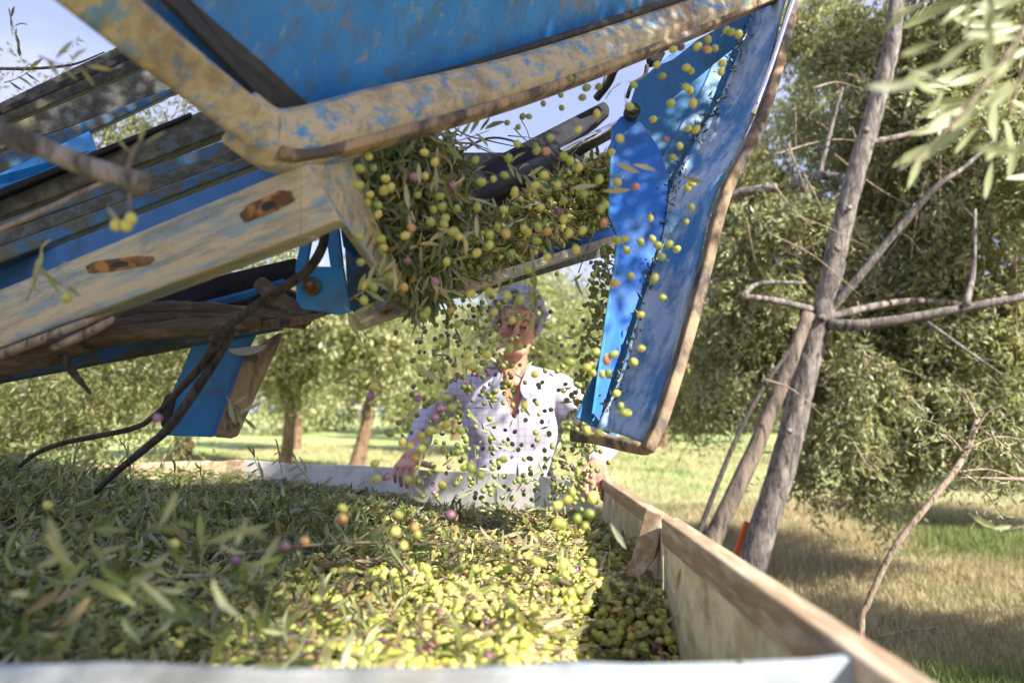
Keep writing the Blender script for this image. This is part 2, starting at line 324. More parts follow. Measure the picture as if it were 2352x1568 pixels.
def blades(n, x0, x1, y0, y1, hmin, hmax, wd, k=1.0):
    y = y0+(y1-y0)*rng.uniform(0, 1, n)**k; x = x0+(x1-x0)*rng.uniform(0, 1, n)*1.0
    x = x*(y/y1)**.6 if x0 > 0 else x
    pos = np.stack([x, y, gz(x, y)-.01], 1); ax = unit(np.stack([rng.normal(size=n)*.32, rng.normal(size=n)*.32, np.ones(n)], 1))
    cl = .6+.8*(np.sin(x*2.1+y*1.7)*np.sin(y*2.9-x)*.5+.5)
    return leaves(pos, ax, rng.uniform(hmin, hmax, n)*cl, wd*(1+y/9), False, bend=.18)
G = join([blades(270000, .35, 7.5, 1.6, 9, .04, .145, .0032, 1.5), blades(70000, -9, 12, 6, 24, .05, .14, .006, 1.2)])
tag(link('meadow_grass', mesh_np('meadow_grass', *G), grassmat('meadow_grass_blade', .38, .52, 0)), 'dry straw and green meadow grass growing between the olive trees', 'grass', kind='stuff')
# ================================================================== orchard trees behind
def olive_tree(x, y, h, cr, nleaf, label, group=None, lean=0, mat='farcrown', trunkr=.13, low=.9, L=.11, cat='tree'):
    t = empty('olive_tree', (x, y, 0), label, cat, group); b = MB(); z0 = float(gz(np.array(x), np.array(y)))-.1
    fork = Vector((x+lean, y, low+.25)); b.tube([(x, y, z0), (x+lean*.35+.05, y, low*.5), fork], [trunkr*1.35, trunkr, trunkr*.85], 10, 5, .06)
    for k in range(6):
        a = k*1.05+rng.uniform(0, .6); e = Vector((x+lean+math.cos(a)*cr*.55, y+math.sin(a)*cr*.55, low+.5+(h-low)*rng.uniform(.35, .75)))
        b.tube([fork-Vector((0, 0, .1)), fork.lerp(e, .5)+Vector((0, 0, .2)), e], [trunkr*.5, trunkr*.35, .02], 6, 4, .05)
    b.build('trunk', M['farbark'], t, True)
    parts = []; nc = 34; cc = np.array([x+lean, y, (low+h)/2+.15])
    for k in range(nc):
        d = unit(rng.normal(size=3)); p = cc+d*np.array([cr*.72, cr*.72, (h-low)*.36])*rng.uniform(.45, 1.1); q, dd = ell_pts(nleaf*5//2//nc//8, p, (cr*.27, cr*.27, (h-low)*.15), .0)
        dd = rng.normal(size=dd.shape)*.8; dd[:, 2] -= .45; parts.append(sprigs(q, dd, .45, 8, L*1.3, .38, .3))
    link('crown', mesh_np('crown', *join([(p[0], p[1]) for p in parts])), M[mat], t); return t
gB = 'olive trees in the rows behind the bin'
spec = [(-1.02*16*.5, 17, 5.2, 2.2, 9000, 'olive tree with a reddish trunk behind the blue hanging plate', 0, .2),
 (-6.9, 22, 5.2, 2.3, 6500, 'pale olive tree with a slim trunk right of the blue hanging plate', 0, .12),
 (-4.7, 14.2, 4.6, 1.25, 8000, 'dense dark olive tree whose crown hangs between blue plate and man', .1, .12),
 (-3.0, 13.0, 4.4, 1.35, 7000, 'olive tree with a leaning yellowish trunk left of the man', .35, .13),
 (.9, 19, 6.4, 3.0, 9000, 'large pale olive tree straight behind the man', 0, .18),
 (5.2, 24, 6.6, 3.0, 7000, 'pale olive tree seen past the foot of the blue chute', 0, .18),
 (-14.5, 20, 5.2, 2.8, 7000, 'olive tree at the far left under the conveyor rails', 0, .18),
 (-2.4, 29, 6.8, 3.2, 6000, 'pale olive tree far back above the left shirt sleeve', 0, .18),
 (10.5, 26, 7.2, 3.4, 6000, 'olive tree far back right of the leaning grey trunk', 0, .18)]
for (x, y, h, cr, nl, lab, ln, tr_) in spec: olive_tree(x, y, h, cr, nl, lab, gB, ln, 'farcrown', tr_, 1.25 if cr < 2 else 1.0)
# far wood that reads as one mass
pts = []
for k in range(60):
    xx = rng.uniform(-48, 48); yy = rng.uniform(36, 52); hh = rng.uniform(4.5, 8.5); q, dd = ell_pts(700, (xx, yy, hh*.55), (2.6, 2.6, hh*.46), .5); pts.append(sprigs(q[:, :], dd+[0, 0, -.4], .8, 4, .42, .35, .5))
tag(link('far_orchard', mesh_np('far_orchard', *join(pts)), M['farcrown']), 'pale far olive rows closing the orchard behind the trees', 'trees', kind='stuff')
for (x, y, lab) in ((4.9, 1.15, 'olive tree just outside the right edge shading the near meadow'), (7.4, 5.6, 'olive tree beyond the right edge shading the middle of the meadow'), (9.5, 9.0, 'olive tree beyond the right edge shading the far meadow')):
    olive_tree(x, y, 3.4, .75 if y < 2 else 1.1, 2600 if y < 2 else 4200, lab, 'olive trees beyond the right edge', 0, 'crown', .14, 1.5, .08)
# hanging crown of the tree at the left edge, near
t = empty('olive_tree', (-4.6, 6.2, 0), 'olive tree with dark drooping twigs low at the left edge of the bin', 'tree'); b = MB()
b.tube([(-4.6, 6.2, -.1), (-4.5, 6.2, .9), (-4.2, 6.1, 1.9), (-3.9, 6, 2.8)], [.16, .12, .10, .05], 10, 5, .06); b.build('trunk', M['bark2'], t, True)
pp = []
for c_, r_, nq in (((-3.7, 5.4, 1.9), (1.6, 1.0, .7), 900), ((-3.2, 5.2, 1.25), (.8, .5, .45), 420), ((-4.3, 5.4, 1.2), (.7, .5, .35), 300), (tuple(P(330, 270, 5.5)), (.8, .6, .5), 500), (tuple(P(500, 600, 5.0)), (.9, .5, .35), 560), (tuple(P(430, 380, 5.5)), (.8, .5, .4), 300)):
    cl, _ = ell_pts(max(6, nq//22), c_, r_, .1); q = cl[rng.integers(0, len(cl), nq)]; q = q+rng.normal(size=q.shape)*.13; dd = rng.normal(size=q.shape)*.7; dd[:, 2] -= .7; pp.append(sprigs(q, dd, .22, 11, .062, .27, .25))
link('crown', mesh_np('crown', *join(pp)), M['darkcrown'], t)
b = MB(); b.tube([(-4.0, 6.05, 2.4), (-3.2, 5.8, 3.0), P(330, 300, 5.6)], [.05, .035, .02], 7, 5); b.tube([(-4.2, 6.1, 1.9), (-3.2, 5.6, 2.1), P(500, 610, 5.0)], [.05, .03, .015], 7, 5); b.build('limb', M['bark2'], t, True)
# ================================================================== the big tree at the right
t = empty('olive_tree', tuple(P(1728, 1330, 4.45).xy)+(0,), 'big olive tree with a leaning knotty grey trunk right of the bin', 'tree')
tb = P(1728, 1330, 4.45); tb.z = -.08
D = [(1728, 1300, 4.45), (1795, 1080, 4.42), (1850, 860, 4.4), (1895, 700, 4.4), (1925, 560, 4.4), (1965, 400, 4.4), (2010, 250, 4.4), (2050, 90, 4.4), (2070, -120, 4.5), (2100, -400, 4.7)]
b = MB(); b.tube([tb]+[P(*q) for q in D], [.104, .088, .081, .073, .069, .064, .059, .054, .048, .04, .03], 30, 14, .075)
for (x, y, r) in ((1925, 572, .014), (1952, 478, .012), (1990, 300, .015), (1890, 730, .018), (1815, 990, .014)): b.tube([P(x, y, 4.33), P(x-6, y-3, 4.28)], [r*1.5, r*.7], 10, 2)
b.build('trunk', M['bark'], t, True)
b = MB(); b.tube([P(1610, 1330, 4.1), P(1640, 1235, 4.12), P(1730, 1040, 4.2), P(1800, 870, 4.28), P(1858, 720, 4.35)], [.056, .054, .050, .045, .038], 16, 6, .05); b.build('side_stem', M['bark2'], t, True)
br = [([(1900, 745, 4.35), (1990, 745, 4.2), (2120, 725, 4.1), (2250, 700, 4.0), (2420, 670, 3.9)], [.038, .034, .03, .026, .02]),
 ([(1900, 730, 4.4), (2000, 705, 4.4), (2110, 690, 4.5), (2250, 700, 4.6), (2380, 690, 4.7)], [.03, .025, .02, .018, .012]),
 ([(1890, 730, 4.4), (1960, 650, 4.3), (2060, 530, 4.2), (2150, 430, 4.1), (2220, 380, 4.1), (2340, 270, 4.1), (2440, 200, 4.1)], [.034, .028, .024, .019, .013, .009, .006]),
 ([(1870, 712, 4.4), (1780, 690, 4.35), (1705, 680, 4.3)], [.025, .022, .018]), ([(1705, 680, 4.3), (1750, 650, 4.35), (1880, 650, 4.5)], [.018, .014, .01]),
 ([(1660, 452, 4.9), (1730, 438, 4.8), (1785, 430, 4.75)], [.035, .035, .03]), ([(1870, 402, 4.7), (1930, 408, 4.6), (1980, 420, 4.45)], [.03, .03, .03]),
 ([(1880, 410, 4.7), (1900, 330, 4.7), (1935, 200, 4.7)], [.02, .014, .01]), ([(1985, 330, 4.4), (2080, 310, 4.5), (2130, 290, 4.6)], [.022, .018, .01]),
 ([(2130, 740, 4.0), (2200, 790, 3.9), (2300, 860, 3.8)], [.012, .01, .006]), ([(2220, 700, 4), (2235, 620, 4.1), (2240, 480, 4.1)], [.02, .016, .008])]
for q, r in br:
    b = MB(); b.tube([P(*p) for p in q], r, 8, 5, .08); b.build('branch', M['bark'], t, True)
for k in range(60):
    b = MB()
    x = random.uniform(1680, 2400); y = random.uniform(120, 1050); d = random.uniform(4.2, 5.2); a = random.gauss(.9, .7); l = random.uniform(90, 300); e = P(x+l*math.cos(a), y+l*math.sin(a), d+random.uniform(-.3, .3)); s0 = P(x, y, d); b.tube([s0, s0.lerp(e, .5)+Vector((0, 0, random.uniform(-.05, .08))), e], [random.uniform(.004, .009), .0015], 5, 5); b.build('twig', M['twig'], t, True)
CR = [((1770, 330, 5.4), (.28, .3, .35), 150), ((1720, 470, 5.4), (.3, .3, .25), 170), ((1830, 60, 5.4), (.4, .3, .3), 260), ((1790, 500, 5.0), (.4, .3, .3), 260), ((2330, 250, 5.0), (.95, .7, .95), 1000), ((2180, 110, 5.3), (1.0, .7, .8), 1000), ((2250, -20, 4.8), (.9, .6, .5), 500), ((2150, 330, 5.6), (.8, .8, .8), 1100), ((1990, 230, 5.6), (.6, .8, .8), 600), ((1900, 150, 6.4), (.6, .8, .9), 300), ((1680, 520, 6.0), (.6, .4, .5), 380), ((1800, 400, 6.2), (.75, .8, .7), 300), ((1780, 620, 5.2), (.65, .4, .65), 620), ((1700, 800, 5.2), (.5, .35, .55), 560),
      ((2000, 620, 5.6), (.8, .5, .7), 800), ((2230, 560, 5.0), (.85, .6, .8), 950), ((2100, 800, 5.2), (.85, .5, .6), 950), ((2320, 850, 4.8), (.7, .7, .6), 1000), ((1930, 930, 5.0), (.45, .5, .7), 800), ((2020, 960, 5.0), (.4, .4, .45), 300),
      ((2330, 430, 4.4), (.5, .5, .5), 350), ((1620, 860, 6.8), (.6, .6, .55), 700), ((2250, 1010, 4.4), (.35, .35, .32), 160), ((2480, 600, 4.8), (.6, .7, 1.0), 260), ((1900, -150, 5.6), (1.2, 1, .8), 300), ((2450, 0, 5.0), (.8, .8, .6), 260), ((1640, 620, 5.8), (.5, .4, .7), 380)]
pp = []; sp = []
for c_, r_, n_ in CR:
    cl, _ = ell_pts(max(6, int(n_*.045)), P(*c_), r_, .15); q = cl[rng.integers(0, len(cl), int(n_*1.5))]; q = q+rng.normal(size=q.shape)*np.array(r_)*.13; dd = rng.normal(size=q.shape)*.8; dd[:, 2] -= .55
    a = sprigs(q, dd, rng.uniform(.14, .30, len(q)), 12, .062, .30, .22, False, True); pp.append((a[0], a[1])); sp.append((a[2], a[3]))
link('crown', mesh_np('crown', *join(pp)), M['crown'], t); link('twigs', mesh_np('twigs', *join(sp)), M['twig'], t)
# the tree over the viewpoint whose twigs hang in at the upper right; its unseen crown clumps are shaped along sun lines to shade machine and heap
t = empty('olive_tree', (.6, -2.7, 0), 'olive tree overhead, its unseen crown shaped to shade the machine and left heap', 'tree'); b = MB()
b.tube([(.6, -2.7, -.1), (.65, -2.4, 1.0), (.8, -1.9, 2.3), (.95, -1.1, 3.2)], [.17, .14, .10, .05], 10, 5, .06); b.tube([(.8, -1.9, 2.3), (1.3, -.9, 3.2), (1.3, .0, 3.4)], [.08, .05, .02], 8, 5, .06); b.build('trunk', M['bark'], t, True)
pp = []
for tg, r_, n_ in ((P(900, 60, 1.1), .42, 520), (P(1200, 160, 1.3), .30, 260), (P(1560, 60, 1.6), .26, 170), (P(450, 100, .85), .42, 480), (P(500, 560, 1.0), .40, 480), (P(80, 620, 1.1), .45, 520), (P(60, 1340, 1.05), .27, 300), (P(520, 1180, 1.7), .24, 240), (P(250, 1130, 1.9), .5, 420), (P(740, 640, 1.3), .25, 200), (P(150, 250, 1.5), .45, 500), (P(300, 880, 1.4), .25, 160), (P(1480, 330, 1.8), .20, 110)):
    c_ = tg+SUN*((3.3-tg.z)/SUN.z); r_ = (r_, r_, .22)
    q, dd = ell_pts(n_, c_, r_, .1); dd = dd*.5+rng.normal(size=dd.shape)*.5; dd[:, 2] -= .2; pp.append(sprigs(q, dd, rng.uniform(.15, .3, n_), 12, .06, .26, .2))
link('crown', mesh_np('crown', *join(pp)), M['crown'], t)
# props leaning against the trunk
b = MB(); b.tube([P(1590, 1280, 3.95), P(1610, 1210, 4.0), P(1690, 1010, 4.1), P(1760, 880, 4.2), P(1825, 790, 4.3)], [.016, .016, .015, .014, .012], 8, 6)
tag(b.build('pole', M['darktwig'], None, True), 'thin black bent pole leaning on the grey trunk', 'pole')
b = MB(); b.prism([P(1680, 1290, 4.5), P(1712, 1195, 4.5), P(1722, 1200, 4.5), P(1705, 1300, 4.5)], (0, .02, 0)); tag(b.build('marker', M['orange'], None), 'orange sliver of a marker behind the foot of the grey trunk', 'marker')
# sucker shoot in the meadow at right
t = empty('sapling', tuple(P(1978, 1445, 2.6).xy)+(0.0,), 'bare curved young shoot rising from the meadow right of the bin', 'sapling'); b = MB(); z = P(1978, 1445, 2.6); z2 = Vector((z.x, z.y, -.02))
b.tube([z2, z, P(1995, 1380, 2.6), P(2050, 1265, 2.6), P(2130, 1160, 2.62), P(2190, 1085, 2.65), P(2222, 1030, 2.7), P(2245, 960, 2.75)], [.012, .012, .012, .011, .012, .012, .013, .01], 8, 6, .06); b.build('stem', M['twig'], t, True)
b = MB(); tips = []
for (x, y), (x2, y2) in (((2222, 1030), (2352, 1010)), ((2190, 1085), (2352, 1105)), ((2215, 1040), (2110, 960)), ((2240, 975), (2400, 1130)), ((2230, 1010), (2300, 930)), ((2200, 1080), (2300, 1180)), ((2245, 960), (2190, 880))):
    e = P(x2, y2, 2.7+rng.uniform(-.2, .3)); s = P(x, y, 2.68); b.tube([s, s.lerp(e, .5)+Vector((0, 0, .03)), e], [.006, .004, .002], 5, 4); tips += [s.lerp(e, k) for k in np.linspace(.25, 1, 7)]
b.build('twigs', M['twig'], t, True); q = np.array([p[:] for p in tips]); dd = rng.normal(size=q.shape); dd[:, 2] -= .3
link('foliage', mesh_np('foliage', *sprigs(q, dd, .12, 9, .035, .22, .2, True)), M['crown'], t)
b = MB(); z = PZ(2080, 1448, .03); b.tube([PZ(2020, 1462, .03), z, PZ(2160, 1440, .05)], [.006, .008, .004], 6, 4, .1); tag(b.build('stick', M['twig'], None, True), 'pale dry stick lying in the grass beside the curved shoot', 'stick')
# ================================================================== the collecting bin
ZR = H-.215
bin_ = empty('collecting_bin', (0, 1.5, 0), 'open sheet metal and plank bin filled with olives and leaves', 'bin')
def rimpt(x, y): v = PZ(x, y, ZR); return v
FR = rimpt(1362, 1103); F2 = rimpt(1240, 1092); F3 = rimpt(900, 1074); FL = rimpt(560, 1057); FL2 = rimpt(480, 1058); L1 = rimpt(0, 1075); L2 = Vector((-2.15, 1.5, ZR)); NL = Vector((-1.7, .62, ZR)); 
RX = .293; R0 = Vector((RX, .47, ZR)); R1 = Vector((RX, 1.36, ZR)); R2 = Vector((RX-.012, FR.y-.02, ZR))
def wall(name, pts, mat, thick, z1, label=None, sub=6, dent=.006, hi=0):
    V = []; F = []; path = []
    for i in range(len(pts)-1):
        for k in range(sub): path.append(pts[i].lerp(pts[i+1], k/sub))
    path.append(pts[-1]); nrow = 7; m = len(path)
    for side in (0, 1):
        for i, p in enumerate(path):
            t = (path[min(i+1, m-1)]-path[max(i-1, 0)]).normalized(); nn = Vector((t.y, -t.x, 0))
            for r in range(nrow):
                f = r/(nrow-1); z = ZR+hi+(z1-ZR-hi)*f; d = dent*math.sin(i*1.7+3*f)*math.sin(i*.6+2)
                q = p+nn*(d+side*thick); V.append((q.x, q.y, z+(dent*.5*math.sin(i*1.1) if r == 0 else 0)))
    o = m*nrow
    for i in range(m-1):
        for r in range(nrow-1): a = i*nrow+r; F += [(a, a+1, a+nrow+1, a+nrow), (o+a, o+a+nrow, o+a+nrow+1, o+a+1)]
        a = i*nrow; F += [(a, a+nrow, o+a+nrow, o+a)]; a += nrow-1; F += [(a, o+a, o+a+nrow, a+nrow)]
    for i in (0, m-1):
        for r in range(nrow-1): a = i*nrow+r; F += [(a, o+a, o+a+1, a+1)]
    me = mesh_pd(name, V, F); fixn(me); ob = link(name, me, M[mat], bin_); tag(ob, label); return bevel(ob, .0015)
wall('far_wall', [FR, F2, F3, FL], 'palefarlit', .006, .25)
wall('left_wall', [FL+Vector((0, -.004, 0)), FL2, L1, L2, NL], 'wood', .006, .25)
wall('near_wall', [Vector((-1.7, .612, ZR)), Vector((-.4, .597, ZR)), Vector((.0, .592, ZR)), Vector((RX+.012, .618, ZR))], 'pale', .012, .25, 'pale grey-blue near wall', hi=.005)
wall('right_wall', [R1+Vector((.014, 0, 0)), Vector((RX+.014, .618, ZR))], 'palein', .012, .25, hi=-.012)
wall('right_wall', [R2+Vector((.014, 0, 0)), R1+Vector((.014, .01, 0))], 'palein', .012, .25, hi=-.012)
# plank capping of the right wall
def plank(name, a, b_, w_, h_, zoff, n=1):
    mb = MB(); s = Vector((1, 0, 0)); mb.sweep([a+Vector((w_/2, 0, zoff)), b_+Vector((w_/2, 0, zoff))], rrect(w_, h_, .004, 2), s); o = mb.build(name, M['wood'], bin_); return o
plank('capping_plank', R1+Vector((-.004, -.012, 0)), R0+Vector((-.004, 0, 0)), .034, .050, -.014)
plank('capping_plank', R2+Vector((-.004, 0, 0)), R1+Vector((-.006, .02, 0)), .030, .034, -.008)
mb = MB(); mb.prism([P(1483, 1166, 1.36), P(1520, 1180, 1.34), P(1519, 1215, 1.34), P(1502, 1285, 1.34), P(1472, 1325, 1.34), P(1438, 1325, 1.36)], (.012, .03, 0)); bb = mb.build('brace_board', M['wood'], bin_, bev=.003)
mb = MB(); mb.cyl(P(1695, 1523, .585)-Vector((0, .004, 0)), (0, -1, .1), .0035, .004, 10); mb.build('rivet', M['rustspot'], bin_)
# the heap in the bin
def zp(x, y):
    base = .893+.012*np.sin(5*x+2*y)+.010*np.sin(9*y-4*x)+.008*np.sin(17*x+13*y)
    base = base+np.clip((-x-.30)*.085, 0, .12)*(1-.85*np.clip((y-1.7)/.7, 0, 1))+np.clip((y-1.6), 0, 2)*np.clip(-.3-x, 0, 1)*.02
    base = base+np.clip((-x-1.05)*.14, 0, .10)*np.clip((y-1.5)*2, 0, 1)
    base = base-np.clip(y-1.8, 0, 1)*.035*np.clip((x+.8), 0, 1)
    base = base+.035*np.exp(-((x-.05)**2/.04+(y-2.0)**2/.05))
    dr = np.clip((1.34-y), 0, .5)*np.clip((x-.02)/.2, 0, 1)*.85; base = base-dr
    return base-np.clip(.95-y, 0, .5)*.10
poly = [(RX, .62), (RX, FR.y-.02), (F2.x, F2.y-.02), (FL.x, FL.y-.03), (L1.x+.03, L1.y), (L2.x+.03, L2.y), (NL.x+.02, .64)]
def inside(x, y):
    r = np.zeros(len(x), bool); n = len(poly)
    for i in range(n):
        x1, y1 = poly[i]; x2, y2 = poly[(i+1) % n]; c = ((y1 > y) != (y2 > y)) & (x < (x2-x1)*(y-y1)/(y2-y1+1e-12)+x1); r ^= c
    return r
def sample(n, x0=-2.1, x1=.29, y0=.62, y1=3.2, wfun=None):
    out = []; tot = 0
    while tot < n:
        x = rng.uniform(x0, x1, n*2); y = y0+(y1-y0)*rng.uniform(0, 1, n*2)**1.5
        k = inside(x, y) & (np.abs(x) < y*.80+.12)
        if wfun is not None: k &= rng.uniform(0, 1, n*2) < wfun(x, y)
        out.append(np.stack([x[k], y[k]], 1)); tot += k.sum()
    return np.concatenate(out)[:n]
xs = np.linspace(-2.2, .29, 90); ys = np.linspace(.63, 3.2, 90); XX, YY = np.meshgrid(xs, ys); ok = inside(XX.ravel(), YY.ravel()); V = np.stack([XX.ravel(), YY.ravel(), zp(XX, YY).ravel()-.03], 1)
ii = (np.arange(89)[:, None]*90+np.arange(89)[None]).ravel(); F = np.stack([ii, ii+1, ii+91, ii+90], 1); F = F[ok[F].all(1)]
tag(link('crushed_leaf_bed', mesh_np('crushed_leaf_bed', V, F), barkmat('matted_leaf_bed', (.05, .055, .02), (.14, .13, .05), 60), smooth=True), 'dark matted layer of crushed leaves under the heap in the bin', 'leaf bed', kind='stuff')
def wleaf(x, y): return .10+.90*np.clip((.0-x)*1.6+np.maximum(0, y-1.5)*.8, 0, 1)
s = sample(34000, wfun=wleaf); z = zp(s[:, 0], s[:, 1])+rng.uniform(-.022, .016, len(s)); ax = rng.normal(size=(len(s), 3)); ax[:, 2] = ax[:, 2]*.28+.05; nrm = rng.normal(size=(len(s), 3))*.45+[0, 0, 1]
Ll = rng.uniform(.022, .070, len(s)); V, F = leaves(np.column_stack([s, z]), ax, Ll, Ll*.2, False, nrm)
s2 = sample(11000, x0=-1.6, wfun=lambda x, y: np.clip((-.1-x)*1.6, .08, 1)); s2 = s2[s2[:, 1] < 2.4]; ax2 = rng.normal(size=(len(s2), 3)); ax2[:, 2] = np.abs(ax2[:, 2])*.75; Ll2 = rng.uniform(.035, .06, len(s2))
L2_ = leaves(np.column_stack([s2, zp(s2[:, 0], s2[:, 1])+rng.uniform(-.01, .03, len(s2))]), ax2, Ll2, Ll2*.2, True)
tag(link('leaf_heap', mesh_np('leaf_heap', *join([(V, F), L2_])), M['pileleaf']), 'thick litter of stripped green olive leaves filling the bin', 'leaves', kind='stuff')
s = sample(7500, x0=-.75, wfun=lambda x, y: np.clip((x+.55)*1.3, .02, 1)); z = zp(s[:, 0], s[:, 1])+rng.uniform(-.01, .018, len(s)); ax = rng.normal(size=(len(s), 3)); ax[:, 2] *= .3; Ll = rng.uniform(.03, .058, len(s))
tag(link('dry_leaf_litter', mesh_np('dry_leaf_litter', *leaves(np.column_stack([s, z]), ax, Ll, Ll*.19, True)), M['dryleaf']), 'straw yellow leaves mixed among the olives in the bin', 'leaves', kind='stuff')
def wol(x, y): return np.clip(1.25*np.clip((x+.80)*2.0, 0, 1)*np.clip((1.55-y)*2.2, .16, 1)+.9*(x > .12), .02, 1)
s = sample(11500, x0=-1.1, wfun=lambda x, y: wol(x, y)*np.clip((1.4-.35*y), .2, 1)); z = zp(s[:, 0], s[:, 1])+rng.uniform(-.008, .017, len(s)); V, F = balls(np.column_stack([s, z]), rng.uniform(.0068, .0088, len(s)))
tag(link('olive_heap', mesh_np('olive_heap', V, F), M['pileolive'], smooth=True), 'yellow-green harvested olives heaped on the leaves in the bin', 'olives', kind='stuff')
tw = MB()
for k in range(1500):
    p = sample(1, x0=-1.7, x1=.2)[0]; a = rng.uniform(0, 6.28) if k % 3 else rng.normal()*.35; l = rng.uniform(.05, .22); d = Vector((math.cos(a), math.sin(a)*.8, rng.normal()*.15)); c0 = Vector((p[0], p[1], float(zp(p[0], p[1]))+rng.uniform(.0, .022)))
    tw.tube([c0-d*l*.5, c0+Vector((rng.normal()*.01, rng.normal()*.01, rng.normal()*.006)), c0+d*l*.5], [.0016, .0008], 4, 3)
tag(tw.build('twig_litter', M['twig'], None, True), 'thin bare twigs and stalks strewn over the heap in the bin', 'twigs', kind='stuff')
for (a, b_, rr_, lab) in (((540, 1272, 1.25), (1010, 1250, 1.4), .0035, 'long pale twig lying on the leaves, farther of two at the left'), ((300, 1352, .95), (560, 1332, 1.02), .0035, 'pale twig lying on the leaves near the bottom left'), ((120, 1150, 1.9), (270, 1070, 2.2), .006, 'greyish stick standing up from the leaf heap at the left')):
    q = PZ(a[0], a[1], .985 if a[0] < 500 else .965); e = PZ(b_[0], b_[1], .985 if a[0] < 500 else .965)
    b = MB(); b.tube([q, q.lerp(e, .5)+Vector((0, 0, .012)), e], [rr_, rr_*.6], 6, 4, .1); tag(b.build('twig', M['twig'], None, True), lab, 'twig')
# ================================================================== the blue harvesting machine
hv = empty('harvester_conveyor', tuple(P(700, 500, 1.4)), 'weathered blue and tan harvester conveyor pouring olives from its trough and chute', 'harvester')
def face_off(pts, th):
    c = sum(pts, Vector())/len(pts); n = Vector()
    for i in range(len(pts)): n += (pts[i]-c).cross(pts[(i+1) % len(pts)]-c)
    n.normalize()
    if n.dot(c-cO) < 0: n = -n
    return n*th
def pl(name, q, th, mat, parent=hv, bev=.0025, back=0, label=None):
    pts = [P(*p) for p in q]; off = face_off(pts, th)
    if back: pts = [p+off.normalized()*back for p in pts]
    b = MB(); b.prism(pts, off); o = b.build(name, M[mat], parent, bev=bev); tag(o, label); return o
def rail(name, a, c, mat, th=.04, x0=-620, back=0, label=None, bev=.004):
    (xa, ya, yb, da), (xc, yc, yd, dc) = a, c; k = (x0-xa)/(xc-xa)
    q = [(x0, ya+(yc-ya)*k, 1/(1/da+(1/dc-1/da)*k)), (xc, yc, dc), (xc, yd, dc), (x0, yb+(yd-yb)*k, 1/(1/da+(1/dc-1/da)*k))]
    return pl(name, q, th, mat, bev=bev, back=back, label=label)
# upper left rails of the conveyor frame
rail('rail', (0, 236, 288, 1.55), (420, 36, 118, 1.78), 'mossy', .05, label='topmost mossy grey rail')
rail('rail', (0, 296, 345, 1.50), (420, 126, 204, 1.72), 'mossy', .05)
rail('rail', (0, 352, 402, 1.44), (400, 200, 214, 1.66), 'dkblue', .05)
rail('rail', (0, 250, 262, 1.50), (420, 60, 80, 1.74), 'steel', .02)
pl('cover_plate', [(-260, 505, 1.33), (-20, 408, 1.36), (204, 300, 1.45), (220, 344, 1.44), (0, 440, 1.35), (-260, 545, 1.32)], .02, 'blue')
rail('rail', (0, 438, 500, 1.36), (570, 212, 284, 1.50), 'mossy', .05)
rail('rail', (0, 432, 452, 1.33), (440, 256, 268, 1.46), 'steel', .03)
rail('rail', (0, 508, 532, 1.33), (610, 286, 322, 1.46), 'dkblue', .03)
rail('rail', (0, 534, 568, 1.30), (615, 312, 346, 1.43), 'mossy', .04)
rail('rail', (0, 566, 604, 1.28), (620, 338, 366, 1.40), 'dkblue', .05)
rail('channel_web', (0, 596, 676, 1.30), (640, 350, 425, 1.15), 'web', .02, back=.03, label='clean deep blue channel web')
for_rail = rail('channel_flange', (0, 664, 798, 1.22), (690, 378, 540, 1.0), 'rail', .05, label='tan channel flange with two rusty slots')
pl('channel_flange_end', [(688, 379, 1.0), (706, 376, 1.0), (781, 505, 1.0), (690, 541, 1.0)], .05, 'rail')
def slot(cx, cy, d, L_, W_, ang, parent):
    dd = (lambda x: 1/(1/1.22+(1/1.0-1/1.22)*x/690.)-.0006) if d is None else (lambda x: d)
    mb = MB(); n = 22; pts = []
    for i in range(n):
        a = 2*math.pi*i/n; r = 1+.05*math.sin(3*a+cx)+.05*math.sin(7*a); ex = L_*math.copysign(abs(math.cos(a))**.65, math.cos(a))*r; ey = W_*math.copysign(abs(math.sin(a))**.65, math.sin(a))*r
        xx = cx+ex*math.cos(ang)-ey*math.sin(ang); pts.append(P(xx, cy-ex*math.sin(ang)-ey*math.cos(ang), dd(xx)-.0008))
    mb.prism(pts, cF*.003); s = mb.build('slot', M['rustspot'], parent)
    mb = MB(); pts = []
    for i in range(14):
        a = 2*math.pi*i/14; ex = L_*.26*math.cos(a)*(1+.1*math.sin(4*a)); ey = W_*.5*math.sin(a); xx = cx+2+ex*math.cos(ang)-ey*math.sin(ang); pts.append(P(xx, cy-ex*math.sin(ang)-ey*math.cos(ang), dd(xx)-.0022))
    mb.prism(pts, cF*.003); mb.build('dark_hole_patch', M['black'], s)  # black patch stands in for the darkness inside the slot
slot(613, 472, None, 66, 20, .42, for_rail); slot(272, 607, None, 78, 14, .14, for_rail)
